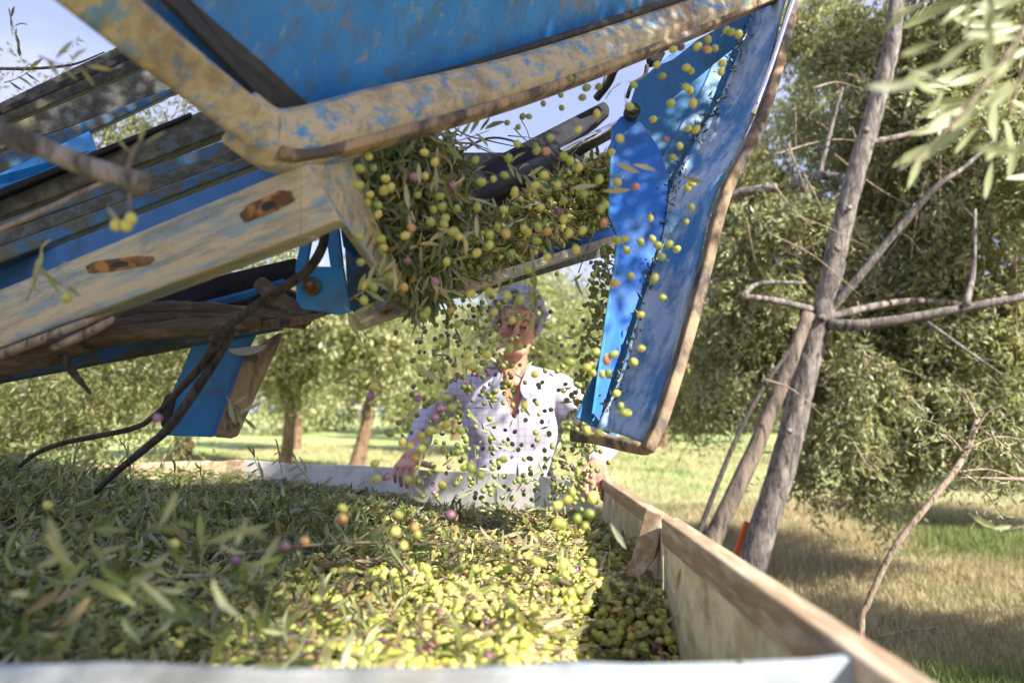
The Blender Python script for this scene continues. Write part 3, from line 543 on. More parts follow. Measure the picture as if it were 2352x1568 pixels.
# near frame: two bars, panel, dark gap strips
A_ = [(20, -180, .64), (230, 0, .75), (420, 158, .87), (600, 300, .985)]
b = MB(); b.sweep([P(*q) for q in A_], rrect(.05, .060, .008, 3), cF, 6); b.build('frame_bar', M['frame'], hv)
B_ = [(545, 268, .97), (620, 318, .99), (700, 318, 1.02), (860, 272, 1.096), (1200, 182, 1.31), (1500, 76, 1.58), (1790, -40, 1.95)]
b = MB(); b.sweep([P(*q) for q in B_], [(-.0275, .030), (-.020, .0425), (.0275, .0425), (.0275, -.0425), (-.005, -.0425), (-.0275, -.018)], cF, 6); b.build('frame_bar', M['frame'], hv, bev=.005)
b = MB(); b.sweep([P(x, y+dy, d-.012) for x, y, d, dy in ((640, 340, .985, 12), (700, 350, 1.02, 10), (860, 318, 1.09, 8), (1200, 222, 1.30, 6), (1500, 110, 1.57, 5), (1780, -8, 1.93, 4))], rrect(.034, .017, .005, 2), cF, 6); b.build('dirt_edge', M['rim'], hv)
p0, p1, p2 = P(733, 252, 1.10), P(1660, -30, 1.80), P(345, 0, .875)
e1 = (p1-p0); e2 = (p2-p0); pa = p0; b = MB(); off = face_off([p0, p1, p1+e2*1.6, p0+e2*1.6], .006); b.prism([p0-e1*.05-e2*.05, p0+e1*1.05-e2*.05, p0+e1*1.05+e2*1.7, p0-e1*.05+e2*1.7], off); b.build('hopper_panel', M['panel'], hv)
pl('dark_gap_strip', [(315, -70, .80), (640, 268, 1.03), (728, 255, 1.07), (600, 140, .99), (440, 0, .88), (385, -60, .85)], .012, 'rubber')  # black strip filling the dark gap between bar and panel
b = MB(); b.tube([P(735, 251, 1.08), P(1200, 116, 1.33), P(1660, -38, 1.74)], [.009, .009], 8, 4); b.build('dark_gap_strip', M['rubber'], hv, True)  # thin black tube put in for the shade of the gap
# trough lip, floor, lower rail
pl('trough_lip', [(704, 377, 1.0), (808, 368, 1.1), (850, 480, 1.17), (905, 590, 1.25), (948, 692, 1.34), (893, 654, 1.29), (782, 505, 1.05)], .012, 'rail', label='tan dirt-caked trough lip')
pl('lip_edge', [(782, 505, 1.045), (788, 505, 1.045), (868, 612, 1.22), (862, 616, 1.22)], .01, 'pale')
pl('trough_floor', [(800, 372, 1.55), (1040, 350, 1.8), (1430, 350, 2.5), (1430, 575, 2.4), (1130, 665, 1.9), (930, 715, 1.65), (820, 560, 1.45)], .02, 'mossy', label='dark trough floor')
pl('lower_rail', [(812, 721, 1.36), (1410, 540, 2.05), (1410, 556, 2.05), (842, 748, 1.36)], .03, 'rail')
pl('trough_wall', [(1060, 632, 1.75), (1415, 514, 2.1), (1415, 540, 2.08), (1060, 656, 1.72)], .01, 'bright')
slot(887, 716, 1.385, 14, 5, .3, hv)
pl('frame_box', [(788, 515, 1.5), (850, 560, 1.5), (912, 652, 1.5), (820, 725, 1.5), (800, 705, 1.5)], .12, 'dkblue')
pl('tab', [(782, 512, 1.36), (842, 585, 1.40), (846, 595, 1.4), (812, 590, 1.38), (790, 566, 1.37)], .006, 'teal')
# pivot bracket
bp = MB()
for q in ([(678, 612), (787, 612), (805, 716), (775, 723), (692, 709), (680, 690)], [(694, 532), (720, 520), (703, 612), (678, 612)], [(744, 512), (776, 508), (787, 612), (758, 612)]):
    pts = [P(x, y, 1.34) for x, y in q]; bp.prism(pts, cF*.014)
br_ = bp.build('pivot_bracket', M['blue'], hv, bev=.002)
b = MB(); c_ = P(716, 658, 1.335); b.cyl(c_, -cF, .0185, .004, 24); b.build('washer', M['mossy'], br_)
b = MB(); b.cyl(c_-cF*.004, -cF, .009, .010, 6); b.cyl(c_-cF*.012, -cF, .0045, .008, 12); b.build('bolt', M['rustspot'], br_)
pl('brace_arm', [(285, 702, 1.62), (470, 640, 1.55), (676, 592, 1.47), (690, 640, 1.47), (421, 704, 1.55)], .02, 'steel')
pl('brace_edge', [(421, 704, 1.54), (560, 668, 1.50), (650, 640, 1.46), (650, 650, 1.46), (560, 690, 1.5), (430, 712, 1.54)], .01, 'blue')
pl('brace_back', [(440, 712, 1.60), (640, 655, 1.52), (766, 712, 1.46), (690, 742, 1.5)], .02, 'cloth')
rail('lower_blue_rail', (0, 826, 879, 1.56), (640, 742, 758, 1.50), 'dkblue', .03)
# lower plate hanging under the rails
lpq = pl('hanging_plate', [(448, 772, 1.52), (596, 752, 1.52), (555, 826, 1.52), (486, 1004, 1.52), (384, 1000, 1.52), (366, 962, 1.52), (417, 849, 1.52)], .012, 'blue', label='blue plate hanging below the rails')
pl('hanging_bar', [(562, 812, 1.50), (642, 762, 1.50), (606, 846, 1.50), (533, 1008, 1.50), (488, 1004, 1.50)], .035, 'rim', bev=.006)
pl('edge_fillet', [(552, 828, 1.505), (560, 826, 1.505), (492, 1003, 1.505), (484, 1003, 1.505)], .012, 'bright', bev=.002)
pl('bumper', [(360, 945, 1.51), (378, 905, 1.51), (404, 900, 1.51), (384, 985, 1.51), (368, 985, 1.51)], .03, 'rubber', bev=.008)
me_ = MB(); n = 20; pts = [P(568+44*math.cos(math.pi*i/n), 796-5*math.cos(math.pi*i/n)+20*math.sin(math.pi*i/n), 1.495) for i in range(n+1)]; me_.prism(pts, cF*.006); me_.build('half_lens_plate', M['pale'], hv, bev=.002)  # pale half-lens shape, flat along its top
# hydraulic cylinder, rod, hoses
hc = pl('hydraulic_cylinder', [(985, 436, 1.72), (1200, 326, 2.0), (1390, 229, 2.3), (1404, 246, 2.3), (1402, 264, 2.28), (1240, 376, 2.0), (1020, 520, 1.72)], .09, 'steel', bev=.012, label='dark steel hydraulic cylinder')
b = MB(); b.tube([P(1215, 405, 1.98), P(1440, 283, 2.2)], [.020, .020], 14, 2); b.tube([P(1060, 470, 1.8), P(1290, 365, 2.05)], [.034, .034], 14, 2); b.build('piston_sleeve', M['rubber'], hc, True)
b = MB(); b.tube([P(1290, 348, 1.99), P(1428, 280, 2.13)], [.011, .011], 14, 2); b.build('rod', M['chrome'], hc, True)
for q, r in (([(1370, 226, 2.2), (1398, 190, 2.15), (1412, 160, 2.1), (1440, 135, 2.1), (1480, 118, 2.15)], .013), ([(1380, 215, 2.2), (1400, 150, 2.25), (1420, 130, 2.25)], .005), ([(1440, 225, 2.0), (1452, 195, 2.0), (1480, 175, 2.0), (1486, 150, 2.0)], .006), ([(1460, 240, 2.0), (1480, 215, 2.0), (1490, 180, 2.0)], .006)):
    b = MB(); b.tube([P(*p) for p in q], r, 8, 6); b.build('hydraulic_hose', M['rubber'], hv, True)
pl('valve_block', [(1490, 118, 2.05), (1512, 108, 2.05), (1530, 120, 2.05), (1520, 138, 2.05), (1494, 142, 2.05)], .05, 'steel', bev=.004)
pl('valve_block', [(1455, 185, 2.05), (1500, 175, 2.05), (1540, 130, 2.05), (1570, 150, 2.05), (1545, 190, 2.05), (1480, 205, 2.05)], .03, 'steel', bev=.004)
# right hand chute
def dF(x, y): return 1/(1/1.62+(1/2.0-1/1.62)*(1000-y)/1000.)
def fq(q, dd=0): return [(x, y, dF(x, y)+dd) for x, y in q]
pl('back_plate', fq([(1440, 262), (1462, 190), (1545, 120), (1640, 70), (1735, -30), (1760, -60), (1700, 150), (1640, 260), (1560, 385), (1520, 420)], .03), .008, 'teal', label='dull teal back plate')
bk = pl('arm_plate', fq([(1412, 285), (1424, 268), (1447, 260), (1476, 285), (1511, 335), (1535, 398), (1532, 470), (1520, 540), (1462, 700), (1410, 850), (1376, 968), (1362, 950), (1372, 850), (1400, 690), (1416, 600), (1421, 540), (1403, 495)], -.01), .012, 'bright', label='bright blue arm plate')
pl('arm_plate_edge', fq([(1405, 290), (1412, 285), (1406, 495), (1424, 540), (1419, 600), (1403, 690), (1366, 950), (1359, 950), (1396, 690), (1412, 600), (1417, 540), (1397, 495)], -.012), .012, 'blue', bev=.001)
b = MB(); c_ = P(1449, 262, dF(0, 262)-.02); b.cyl(c_, -cF, .021, .03, 18); b.cyl(c_-cF*.03, -cF, .012, .01, 6); b.build('pivot_pin', M['rubber'], bk)
Lp = [(1765, -110), (1722, 40), (1665, 200), (1604, 310), (1545, 420), (1515, 560), (1455, 760), (1408, 900), (1372, 985)]
Rp = [(1850, -130), (1806, 0), (1750, 220), (1705, 330), (1648, 445), (1606, 600), (1562, 770), (1506, 955), (1474, 1018)]
LL_ = smoothpath([P(x, y, dF(x, y)) for x, y in Lp], 4); RR_ = smoothpath([P(x, y, dF(x, y)-.13) for x, y in Rp], 4); V = []; F = []; nc = 9
for i, (l, r) in enumerate(zip(LL_, RR_)):
    for k in range(nc):
        f = k/(nc-1); p = l.lerp(r, f)+cF*(.045*math.sin(math.pi*f)+.006*math.sin(i*.9+f*5)); V.append(p)
for i in range(len(LL_)-1):
    for k in range(nc-1): a = i*nc+k; F.append((a, a+1, a+nc+1, a+nc))
b = MB(); b.sweep([p+cF*.035 for p in LL_], rrect(.012, .11, .004, 2), cF, 1); b.build('seam_strip', M['teal'], hv)
me = mesh_pd('chute', V, F); ch = link('chute', me, M['chute'], hv, True); sd = ch.modifiers.new('thick', 'SOLIDIFY'); sd.thickness = .008; tag(ch, 'scratched blue chute with whitish wear and painted sheen')
RM = [(1868, -130), (1826, 0), (1768, 215), (1720, 335), (1664, 450), (1623, 605), (1578, 775), (1519, 962), (1484, 1034)]
b = MB(); b.sweep([P(x, y, dF(x, y)-.16) for x, y in RM], [(u, v*(1+.0)) for u, v in rrect(.044, .025, .006, 3)], cF, 4); b.build('chute_rim', M['rim'], hv, True)
b = MB(); b.sweep([P(x, y, dF(x, y)-.19) for x, y in ((1845, -60), (1812, 30), (1772, 150), (1730, 262))], rrect(.01, .012, .004, 2), cF, 4); b.build('rim_strip', M['chrome'], hv, True)
b = MB(); b.sweep([P(x, y, d) for x, y, d in ((1318, 1000, 1.68), (1370, 1006, 1.62), (1430, 1020, 1.52), (1484, 1030, 1.46))], rrect(.03, .028, .008, 3), cF, 4); b.build('chute_lip', M['rim'], hv, True)
# brown sacking twisted along the underside
b = MB()
for q, r in (([(-60, 862, 1.34), (150, 800, 1.36), (300, 750, 1.4), (500, 728, 1.42), (700, 742, 1.42)], [.022, .024, .022, .016, .012]), ([(60, 806, 1.38), (300, 722, 1.42), (450, 708, 1.42), (600, 722, 1.42), (712, 728, 1.42)], [.014, .018, .015, .014, .016]),
             ([(596, 650, 1.45), (640, 690, 1.43), (690, 728, 1.42), (708, 742, 1.42)], [.015, .022, .018, .014]), ([(-60, 800, 1.28), (100, 765, 1.3), (280, 715, 1.36)], [.016, .016, .01]), ([(200, 780, 1.36), (420, 755, 1.38), (600, 740, 1.4)], [.02, .02, .012])):
    b.tube([P(*p) for p in q], r, 12, 7, .12)
ck = b.build('sacking', M['cloth'], None, True); tag(ck, 'twisted brown sacking bundled under the conveyor rails', 'sacking')
b = MB()
for k in range(6): y0 = 748+k*7; b.tube([P(430, y0+8-k, 1.4), P(600, y0-10-k*3, 1.4), P(770-k*12, 716+k*5, 1.4)], [.0014, .001], 4, 3)
tag(b.build('wire', M['twig'], None, True), 'thin pale strands stretched along the brown sacking', 'strands')
# dirt packed in the chute seam
q = []; 
for i in range(420):
    f = rng.uniform(.08, .92); j = int(f*(len(LL_)-1)); p = LL_[j].lerp(LL_[j+1], rng.uniform()) if j+1 < len(LL_) else LL_[j]; q.append(p+Vector(rng.normal(size=3)*.006*(1+2*(math.sin(i*.7)>.7)))-cF*.010)
q = np.array([p[:] for p in q]); tag(link('seam_debris', mesh_np('seam_debris', *leaves(q, rng.normal(size=q.shape)+[.3, 0, .9], rng.uniform(.006, .022, len(q)), .006, True)), leafmat('dark_debris', (.02, .025, .012), (.06, .06, .03), (.10, .10, .06), .05)), 'dark leaf scraps caught in the seam of the blue chute', 'debris', kind='stuff')
# material lying in the trough
def inpoly(x, y, pg):
    r = np.zeros(len(x), bool)
    for i in range(len(pg)):
        x1, y1 = pg[i]; x2, y2 = pg[(i+1) % len(pg)]; r ^= ((y1 > y) != (y2 > y)) & (x < (x2-x1)*(y-y1)/(y2-y1+1e-9)+x1)
    return r
def scatter(n, pg, dfun):
    xs = []; 
    x0 = min(p[0] for p in pg); x1 = max(p[0] for p in pg); y0 = min(p[1] for p in pg); y1 = max(p[1] for p in pg)
    x = rng.uniform(x0, x1, n*4); y = rng.uniform(y0, y1, n*4); k = inpoly(x, y, pg); x = x[k][:n]; y = y[k][:n]; d = dfun(x, y)
    v = np.array(cF)[None]+((x-CX)/FPX)[:, None]*np.array(cR)+((CY-y)/FPX)[:, None]*np.array(cU); return np.array(cO)+v*d[:, None]
TR = [(815, 372), (900, 335), (1010, 325), (1060, 430), (1085, 525), (1240, 418), (1330, 375), (1412, 345), (1412, 515), (1300, 555), (1120, 625), (1000, 668), (940, 686), (870, 585), (822, 470)]
TL = [(815, 350), (920, 312), (1010, 305), (1060, 345), (1090, 450), (1060, 600), (1000, 690), (955, 720), (930, 670), (860, 560), (820, 450)]
dt = lambda x, y: 1/(1/1.38+(1/2.2-1/1.38)*(x-820)/590.)-rng.uniform(0, .10, len(x))
p = scatter(5200, TR, dt); ax = rng.normal(size=p.shape)
tl = scatter(2600, TL, lambda x, y: 1/(1/1.3+(1/1.6-1/1.3)*(x-820)/250.)-rng.uniform(0, .14, len(x))); axl = rng.normal(size=tl.shape)*[.6, .6, 1]+[0, 0, -.5]
Lp_ = rng.uniform(.03, .055, len(p)); Ll_ = rng.uniform(.035, .06, len(tl))
tag(link('hanging_leaves', mesh_np('hanging_leaves', *leaves(tl, axl, Ll_, Ll_*.19, True)), M['leaf']), 'dark green leaves hanging in a curtain over the left end of the trough', 'leaves', kind='stuff')
tag(link('trough_leaves', mesh_np('trough_leaves', *leaves(p, ax, Lp_, Lp_*.2, True)), M['pileleaf']), 'mat of olive leaves riding in the conveyor trough', 'leaves', kind='stuff')
po = scatter(3300, TR, dt); k = rng.uniform(0, 1, len(po)) < np.clip((po[:, 0]+.15)*2.2, .3, 1)
tag(link('trough_olives', mesh_np('trough_olives', *balls(po[k], rng.uniform(.0062, .0080, k.sum()))), M['pileolive'], smooth=True), 'small green olives packed in the conveyor trough', 'olives', kind='stuff')
pd_ = scatter(170, TL, lambda x, y: 1.2+rng.uniform(0, .2, len(x))); ld = rng.uniform(.03, .05, len(pd_))
tag(link('trough_dry_leaves', mesh_np('trough_dry_leaves', *leaves(pd_, rng.normal(size=pd_.shape)*[.5, .5, 1]+[0, 0, -.6], ld, ld*.2, True)), M['dryleaf']), 'yellowed leaves spilling over the tan trough lip', 'leaves', kind='stuff')
b = MB()
for k in range(46):
    x = random.uniform(860, 1380); y = random.uniform(340, 640)-(x-860)*.12; d = 1.25+(x-860)/600*.7; a = random.uniform(-1.2, 1.2); l = random.uniform(40, 130)
    b.tube([P(x-l*math.cos(a)/2, y-l*math.sin(a)/2, d), P(x, y-random.uniform(-14, 14), d-.05), P(x+l*math.cos(a)/2, y+l*math.sin(a)/2, d)], [.0018, .0008], 4, 4)
tag(b.build('trough_twigs', M['twig'], None, True), 'tangle of thin stalks in the conveyor trough', 'twigs', kind='stuff')
# ================================================================== the man (signed-distance shapes turned into meshes)
class SDF:
    def __init__(s, lo, hi, h):
        s.lo = np.array(lo, float); s.h = h; n = np.ceil((np.array(hi)-s.lo)/h).astype(int)+1
        ax = [s.lo[i]+np.arange(n[i])*h for i in range(3)]; s.X, s.Y, s.Z = [a.astype(np.float32) for a in np.meshgrid(*ax, indexing='ij')]; s.D = np.full(s.X.shape, 9.0, np.float32)
    def smin(s, d, k):
        if k <= 0: s.D = np.minimum(s.D, d); return
        h = np.clip(.5+.5*(s.D-d)/k, 0, 1); s.D = s.D*(1-h)+d*h-k*h*(1-h)
    def cut(s, d, k=.004):
        d = -d; h = np.clip(.5-.5*(s.D-d)/k, 0, 1); s.D = s.D*(1-h)+d*h+k*h*(1-h)
    def ell(s, c, r):
        x, y, z = (s.X-c[0])/r[0], (s.Y-c[1])/r[1], (s.Z-c[2])/r[2]; return (np.sqrt(x*x+y*y+z*z)-1)*min(r)
    def cap(s, a, b, ra, rb=None):
        rb = ra if rb is None else rb; a = np.array(a, float); b = np.array(b, float); ba = b-a; L = (ba*ba).sum()+1e-12
        px, py, pz = s.X-a[0], s.Y-a[1], s.Z-a[2]; t = np.clip((px*ba[0]+py*ba[1]+pz*ba[2])/L, 0, 1)
        return np.sqrt((px-ba[0]*t)**2+(py-ba[1]*t)**2+(pz-ba[2]*t)**2)-(ra+(rb-ra)*t)
    def mesh(s):
        D = s.D; ins = D < 0; nx, ny, nz = D.shape; acc = np.zeros((nx-1, ny-1, nz-1, 3), np.float32); cnt = np.zeros((nx-1, ny-1, nz-1), np.float32)
        for ax in range(3):
            o = [i for i in range(3) if i != ax]
            for u in (0, 1):
                for v in (0, 1):
                    sl = [None]*3; sl[ax] = slice(0, D.shape[ax]-1); sl[o[0]] = slice(u, D.shape[o[0]]-1+u); sl[o[1]] = slice(v, D.shape[o[1]]-1+v)
                    a = D[tuple(sl)]; sl2 = list(sl); sl2[ax] = slice(1, D.shape[ax]); b = D[tuple(sl2)]; c = (a < 0) != (b < 0); t = np.where(c, a/(a-b+1e-12*(a == b)), 0)
                    acc[..., ax] += t*c; acc[..., o[0]] += u*c; acc[..., o[1]] += v*c; cnt += c
        act = cnt > 0; idx = np.full(act.shape, -1, np.int32); idx[act] = np.arange(act.sum()); ijk = np.argwhere(act); V = (ijk+acc[act]/cnt[act][:, None])*s.h+s.lo; Fs = []
        for ax in range(3):
            o = [i for i in range(3) if i != ax]; a = [slice(None)]*3; a[ax] = slice(0, D.shape[ax]-1); b = [slice(None)]*3; b[ax] = slice(1, D.shape[ax]); A = ins[tuple(a)]; B = ins[tuple(b)]
            e = np.argwhere(A != B); e = e[(e[:, o[0]] > 0) & (e[:, o[1]] > 0) & (e[:, o[0]] < D.shape[o[0]]-1) & (e[:, o[1]] < D.shape[o[1]]-1)]
            if not len(e): continue
            q = []
            for du, dv in ((-1, -1), (0, -1), (0, 0), (-1, 0)): f = e.copy(); f[:, o[0]] += du; f[:, o[1]] += dv; q.append(idx[f[:, 0], f[:, 1], f[:, 2]])
            q = np.stack(q, 1); s_ = A[e[:, 0], e[:, 1], e[:, 2]]; flip = s_ if ax != 1 else ~s_; q[~flip] = q[~flip][:, ::-1]; Fs.append(q)
        return V, np.concatenate(Fs)
def link4(name, V, F, mat, parent):
    me = mesh_np(name, V, F); return link(name, me, mat, parent, True)
EYE = P(1177, 745, 2.68); E = np.array(EYE[:])
man = empty('person', (EYE.x, EYE.y+.04, 0), 'grey haired older man in a pale checked shirt holding the far rim', 'person')
# skin, shirt, hair materials
m, nt, b = newmat('skin'); v = coords(nt); n1 = noise(nt, v, 22, 5); n2 = noise(nt, v, 160, 4, .7); c = ramp(nt, n1, [(.3, (.40, .17, .11)), (.55, (.54, .28, .19)), (.7, (.46, .20, .135))])
nt.links.new(c, b.inputs['Base Color']); b.inputs['Roughness'].default_value = .48; b.inputs['Subsurface Weight'].default_value = .08; b.inputs['Subsurface Radius'].default_value = (.01, .004, .002); bump(nt, b, n2, .35, .002); M['skin'] = m
m, nt, b = newmat('checked_shirt'); v = coords(nt); sx = nt.nodes.new('ShaderNodeSeparateXYZ'); nzd = nt.nodes.new('ShaderNodeVectorMath'); nzd.operation = 'ADD'
nn = N(nt, 'ShaderNodeTexNoise', Scale=6.0); nt.links.new(v, nn.inputs[0]); sc1 = nt.nodes.new('ShaderNodeVectorMath'); sc1.operation = 'SCALE'; sc1.inputs['Scale'].default_value = .02; nt.links.new(nn.outputs['Color'], sc1.inputs[0]); nt.links.new(v, nzd.inputs[0]); nt.links.new(sc1.outputs[0], nzd.inputs[1]); nt.links.new(nzd.outputs[0], sx.inputs[0])
def stripes(sock, per, wd):
    a = N(nt, 'ShaderNodeMath', operation='DIVIDE'); nt.links.new(sock, a.inputs[0]); a.inputs[1].default_value = per
    f = N(nt, 'ShaderNodeMath', operation='FRACT'); nt.links.new(a.outputs[0], f.inputs[0]); l = N(nt, 'ShaderNodeMath', operation='LESS_THAN'); nt.links.new(f.outputs[0], l.inputs[0]); l.inputs[1].default_value = wd; return l.outputs[0]
c = (.48, .455, .53)
for sock, per, wd, k in ((sx.outputs[0], .026, .30, .36), (sx.outputs[2], .026, .30, .36), (sx.outputs[0], .0065, .4, .25), (sx.outputs[2], .0065, .4, .25)):
    mu = N(nt, 'ShaderNodeMath', operation='MULTIPLY'); nt.links.new(stripes(sock, per, wd), mu.inputs[0]); mu.inputs[1].default_value = k; c = mixc(nt, mu.outputs[0], c, (.24, .21, .33))
nt.links.new(c, b.inputs['Base Color']); b.inputs['Roughness'].default_value = .85; M['shirt'] = m
M['hair'] = plain('grey_curly_hair', (.46, .45, .475), .6, 0, 70, .6)
M['brow'] = plain('dark_brow', (.16, .13, .12), .8); M['eye'] = plain('eye_white', (.36, .31, .28), .2, 0, 10, .05); M['iris'] = plain('iris', (.05, .03, .02), .2)
M['lip'] = plain('lip', (.42, .17, .14), .5)
# head, neck, upper chest
s = SDF((-.135, -.16, -.40), (.135, .17, .16), .0036)
s.smin(s.ell((0, .018, .035), (.075, .094, .086)), 0); s.smin(s.ell((0, -.012, -.052), (.057, .068, .060)), .03); s.smin(s.ell((0, -.060, -.098), (.026, .022, .018)), .022)
for k in (-1, 1):
    s.smin(s.ell((k*.043, -.052, -.030), (.024, .022, .020)), .02); s.smin(s.cap((k*.012, -.083, .020), (k*.050, -.066, .020), .008, .006), .012)
    s.smin(s.cap((k*.045, -.03, -.075), (k*.03, -.055, -.10), .016), .02)
s.smin(s.cap((0, -.080, .012), (0, -.104, -.036), .009, .0125), .012)
for k in (-1, 1):
    s.cut(s.ell((k*.031, -.090, .000), (.017, .012, .010)), .010); s.smin(s.ell((k*.013, -.094, -.040), (.008, .010, .007)), .006)
    s.smin(s.cap((k*.018, -.080, .0062), (k*.045, -.071, .0048), .0048), .004); s.smin(s.cap((k*.020, -.078, -.009), (k*.042, -.071, -.009), .0035), .005)
    s.smin(s.ell((k*.078, .014, -.006), (.010, .018, .032)), .006); s.smin(s.cap((k*.080, .006, -.028), (k*.086, .022, .016), .006), .004)
    s.cut(s.cap((k*.021, -.098, -.044), (k*.037, -.073, -.080), .0042), .008); s.cut(s.cap((k*.024, -.088, -.018), (k*.042, -.073, -.020), .0015), .004)
for z in (.040, .052, .064): s.cut(s.cap((-.038, -.078, z), (.038, -.078, z), .0022), .004)
s.smin(s.cap((-.016, -.079, -.066), (.016, -.079, -.066), .006), .006); s.smin(s.cap((-.014, -.078, -.078), (.014, -.078, -.078), .006), .006); s.cut(s.cap((-.022, -.086, -.0718), (.022, -.086, -.0718), .0016), .003)
s.smin(s.cap((0, .015, -.05), (0, .045, -.20), .052, .060), .025); s.smin(s.cap((0, -.022, -.14), (0, -.005, -.20), .010), .02)
for k in (-1, 1): s.smin(s.cap((k*.045, .0, -.10), (k*.014, -.020, -.215), .010), .016); s.smin(s.cap((k*.012, -.026, -.232), (k*.075, .0, -.235), .009), .02)
s.smin(s.ell((0, .055, -.32), (.105, .086, .115)), .03)
parts_b = []; tilt = Matrix.Rotation(R(7), 3, 'Y') @ Matrix.Rotation(R(9), 3, 'X')
def headrot(V):                                      # bow and tilt the head, fading out down the neck
    f = np.clip((V[:, 2]+.22)/.14, 0, 1)[:, None]; piv = np.array([0, .03, -.16]); Rm = np.array(tilt); W_ = (V-piv)@Rm.T+piv; return V*(1-f)+W_*f
V, F = s.mesh(); parts_b.append((headrot(V)+E, F))
# arms and hands
def frame(f, n):
    f = np.array(f, float); f /= np.linalg.norm(f); n = np.array(n, float); n -= f*(n@f); n /= np.linalg.norm(n); return f, n, np.cross(f, n)
def hand(wrist, elbow, f, n, side, curl, spread, thumb, h=.0026):
    f, n, sd = frame(f, n); sd = sd*side; W = np.array(wrist); 
    s = SDF(W-[.13, .17, .15], W+[.13, .13, .14], h); L = lambda a, b_, c_: W+f*a+sd*b_+n*c_
    for j, (x, r) in enumerate(((.030, .0125), (.010, .0135), (-.011, .013), (-.030, .0115))): s.smin(s.cap(L(.012, x*.62, 0), L(.088-.004*abs(j-1), x*1.02, .002), .0135, r), .010)
    s.smin(s.cap(L(.015, .020, -.006), L(.05, .036, -.012), .015, .012), .010)
    e = np.array(elbow); e = W+(e-W)/np.linalg.norm(e-W)*.11; s.smin(s.cap(W+f*.01, e, .025, .033), .02)
    for (x, l, r) in ((.031, .072, .0088), (.0105, .080, .0090), (-.0105, .075, .0086), (-.031, .060, .0078)):
        p = L(.090-.12*abs(x-.008), x*1.03, .001); ang = 0; seg = (.45, .30, .25); sprd = x*spread
        for q_, (sg, cu) in enumerate(zip(seg, curl)):
            ang += cu*(1+.12*math.sin(x*300)); dr = f*math.cos(ang)+n*(-math.sin(ang))*-1*1.0; dr = f*math.cos(ang)+n*math.sin(ang)+sd*sprd*(1 if q_ == 0 else .4); dr /= np.linalg.norm(dr)
            p2 = p+dr*l*sg; s.smin(s.cap(p, p2, r*(1-.08*q_), r*(1-.08*(q_+1))), .003 if q_ == 0 else .002); p = p2
    p = L(.030, .030, .004); 
    for (dv, l, r) in thumb: dr = f*dv[0]+sd*dv[1]+n*dv[2]; dr /= np.linalg.norm(dr); p2 = p+dr*l; s.smin(s.cap(p, p2, r, r*.88), .005); p = p2; r = r*.9
    return s.mesh()
def rel(v): return np.array(v[:])
rimL = PZ(932, 1078, ZR); rimR = PZ(1368, 1103, ZR)
wl = rel(rimL)+np.array([.008, .050, .040]); el = rel(P(982, 962, 2.86)); wr = rel(rimR)+np.array([.010, .055, .040]); er = rel(P(1392, 985, 2.52))
parts_b.append(hand(wl, el, (-.10, -.88, -.30), (.0, -.1, -1), 1, (.85, .75, .35), 2.2, (((.35, 1, .1), .045, .0125), ((.5, .95, .15), .034, .0108)), ))
parts_b.append(hand(wr, er, (-.12, -.80, -.42), (.15, -.1, -1), -1, (.6, .9, .7), 1.2, (((.45, 1, .3), .042, .0125), ((.8, .5, .55), .032, .0105))))
V, F = join(parts_b); body = link4('body', V, F, M['skin'], man)
# eyes, brows, lips, hair
def hp(x, y, z): return tuple((headrot(np.array([[x, y, z]]))+E)[0])
for k in (-1, 1):
    b = MB(); Vb, Fb = ICO; b.add(Vb*.0125+np.array(hp(k*.031, -.0700, -.001)), Fb); ey = b.build('eye', M['eye'], man, True)
    b = MB(); b.add(Vb*[.0062, .002, .0062]+np.array(hp(k*.031, -.0822, -.002)), Fb); b.build('iris', M['iris'], ey, True)
    b = MB(); b.tube([hp(k*.014, -.092, .020), hp(k*.032, -.088, .027), hp(k*.052, -.074, .020)], [.0035, .005, .0025], 6, 5, .3); b.build('eyebrow', M['brow'], man, True)
s = SDF((-.16, -.15, -.13), (.16, .20, .20), .0042); hr = np.random.default_rng(3)
s.smin(s.ell((0, .032, .055), (.088, .100, .090)), 0)
for i in range(620):
    d = unit(hr.normal(size=3)); p = np.array([0, .030, .048])+d*np.array([.092, .104, .096])*hr.uniform(.93, 1.12)
    if p[2] < -.085: continue
    if p[1] < -.02 and p[2] < .072+abs(p[0])*-.15 and abs(p[0]) < .078: continue
    if p[1] < .02 and p[2] < -.045: continue
    if abs(p[0]) > .06 and p[2] < .06: p[0] *= 1.10
    r = hr.uniform(.009, .017); s.smin(s.ell(p, (r, r*hr.uniform(.7, 1.2), r*hr.uniform(.6, 1.1))), .004)
s.cut(s.ell((0, -.095, -.005), (.066, .075, .078)), .012)
V, F = s.mesh(); hair = link4('hair', headrot(V)+E, F, M['hair'], man)
b = MB()
for i in range(260):
    d = unit(hr.normal(size=3)); p = np.array([0, .030, .050])+d*np.array([.098, .108, .104])
    if p[2] < -.06 or (p[1] < -.03 and p[2] < .075): continue
    if abs(p[0]) > .06 and p[2] < .06: p[0] *= 1.12
    u_ = unit(np.cross(d, hr.normal(size=3))); w_ = np.cross(d, u_); rr = hr.uniform(.006, .011)
    pts = [hp(*(p+d*(.002+.003*j)+(u_*math.cos(j*1.5)+w_*math.sin(j*1.5))*rr)) for j in range(6)]; b.tube(pts, [.0011, .0005], 4, 3, cap=False)
b.build('curls', M['hair'], hair, True)
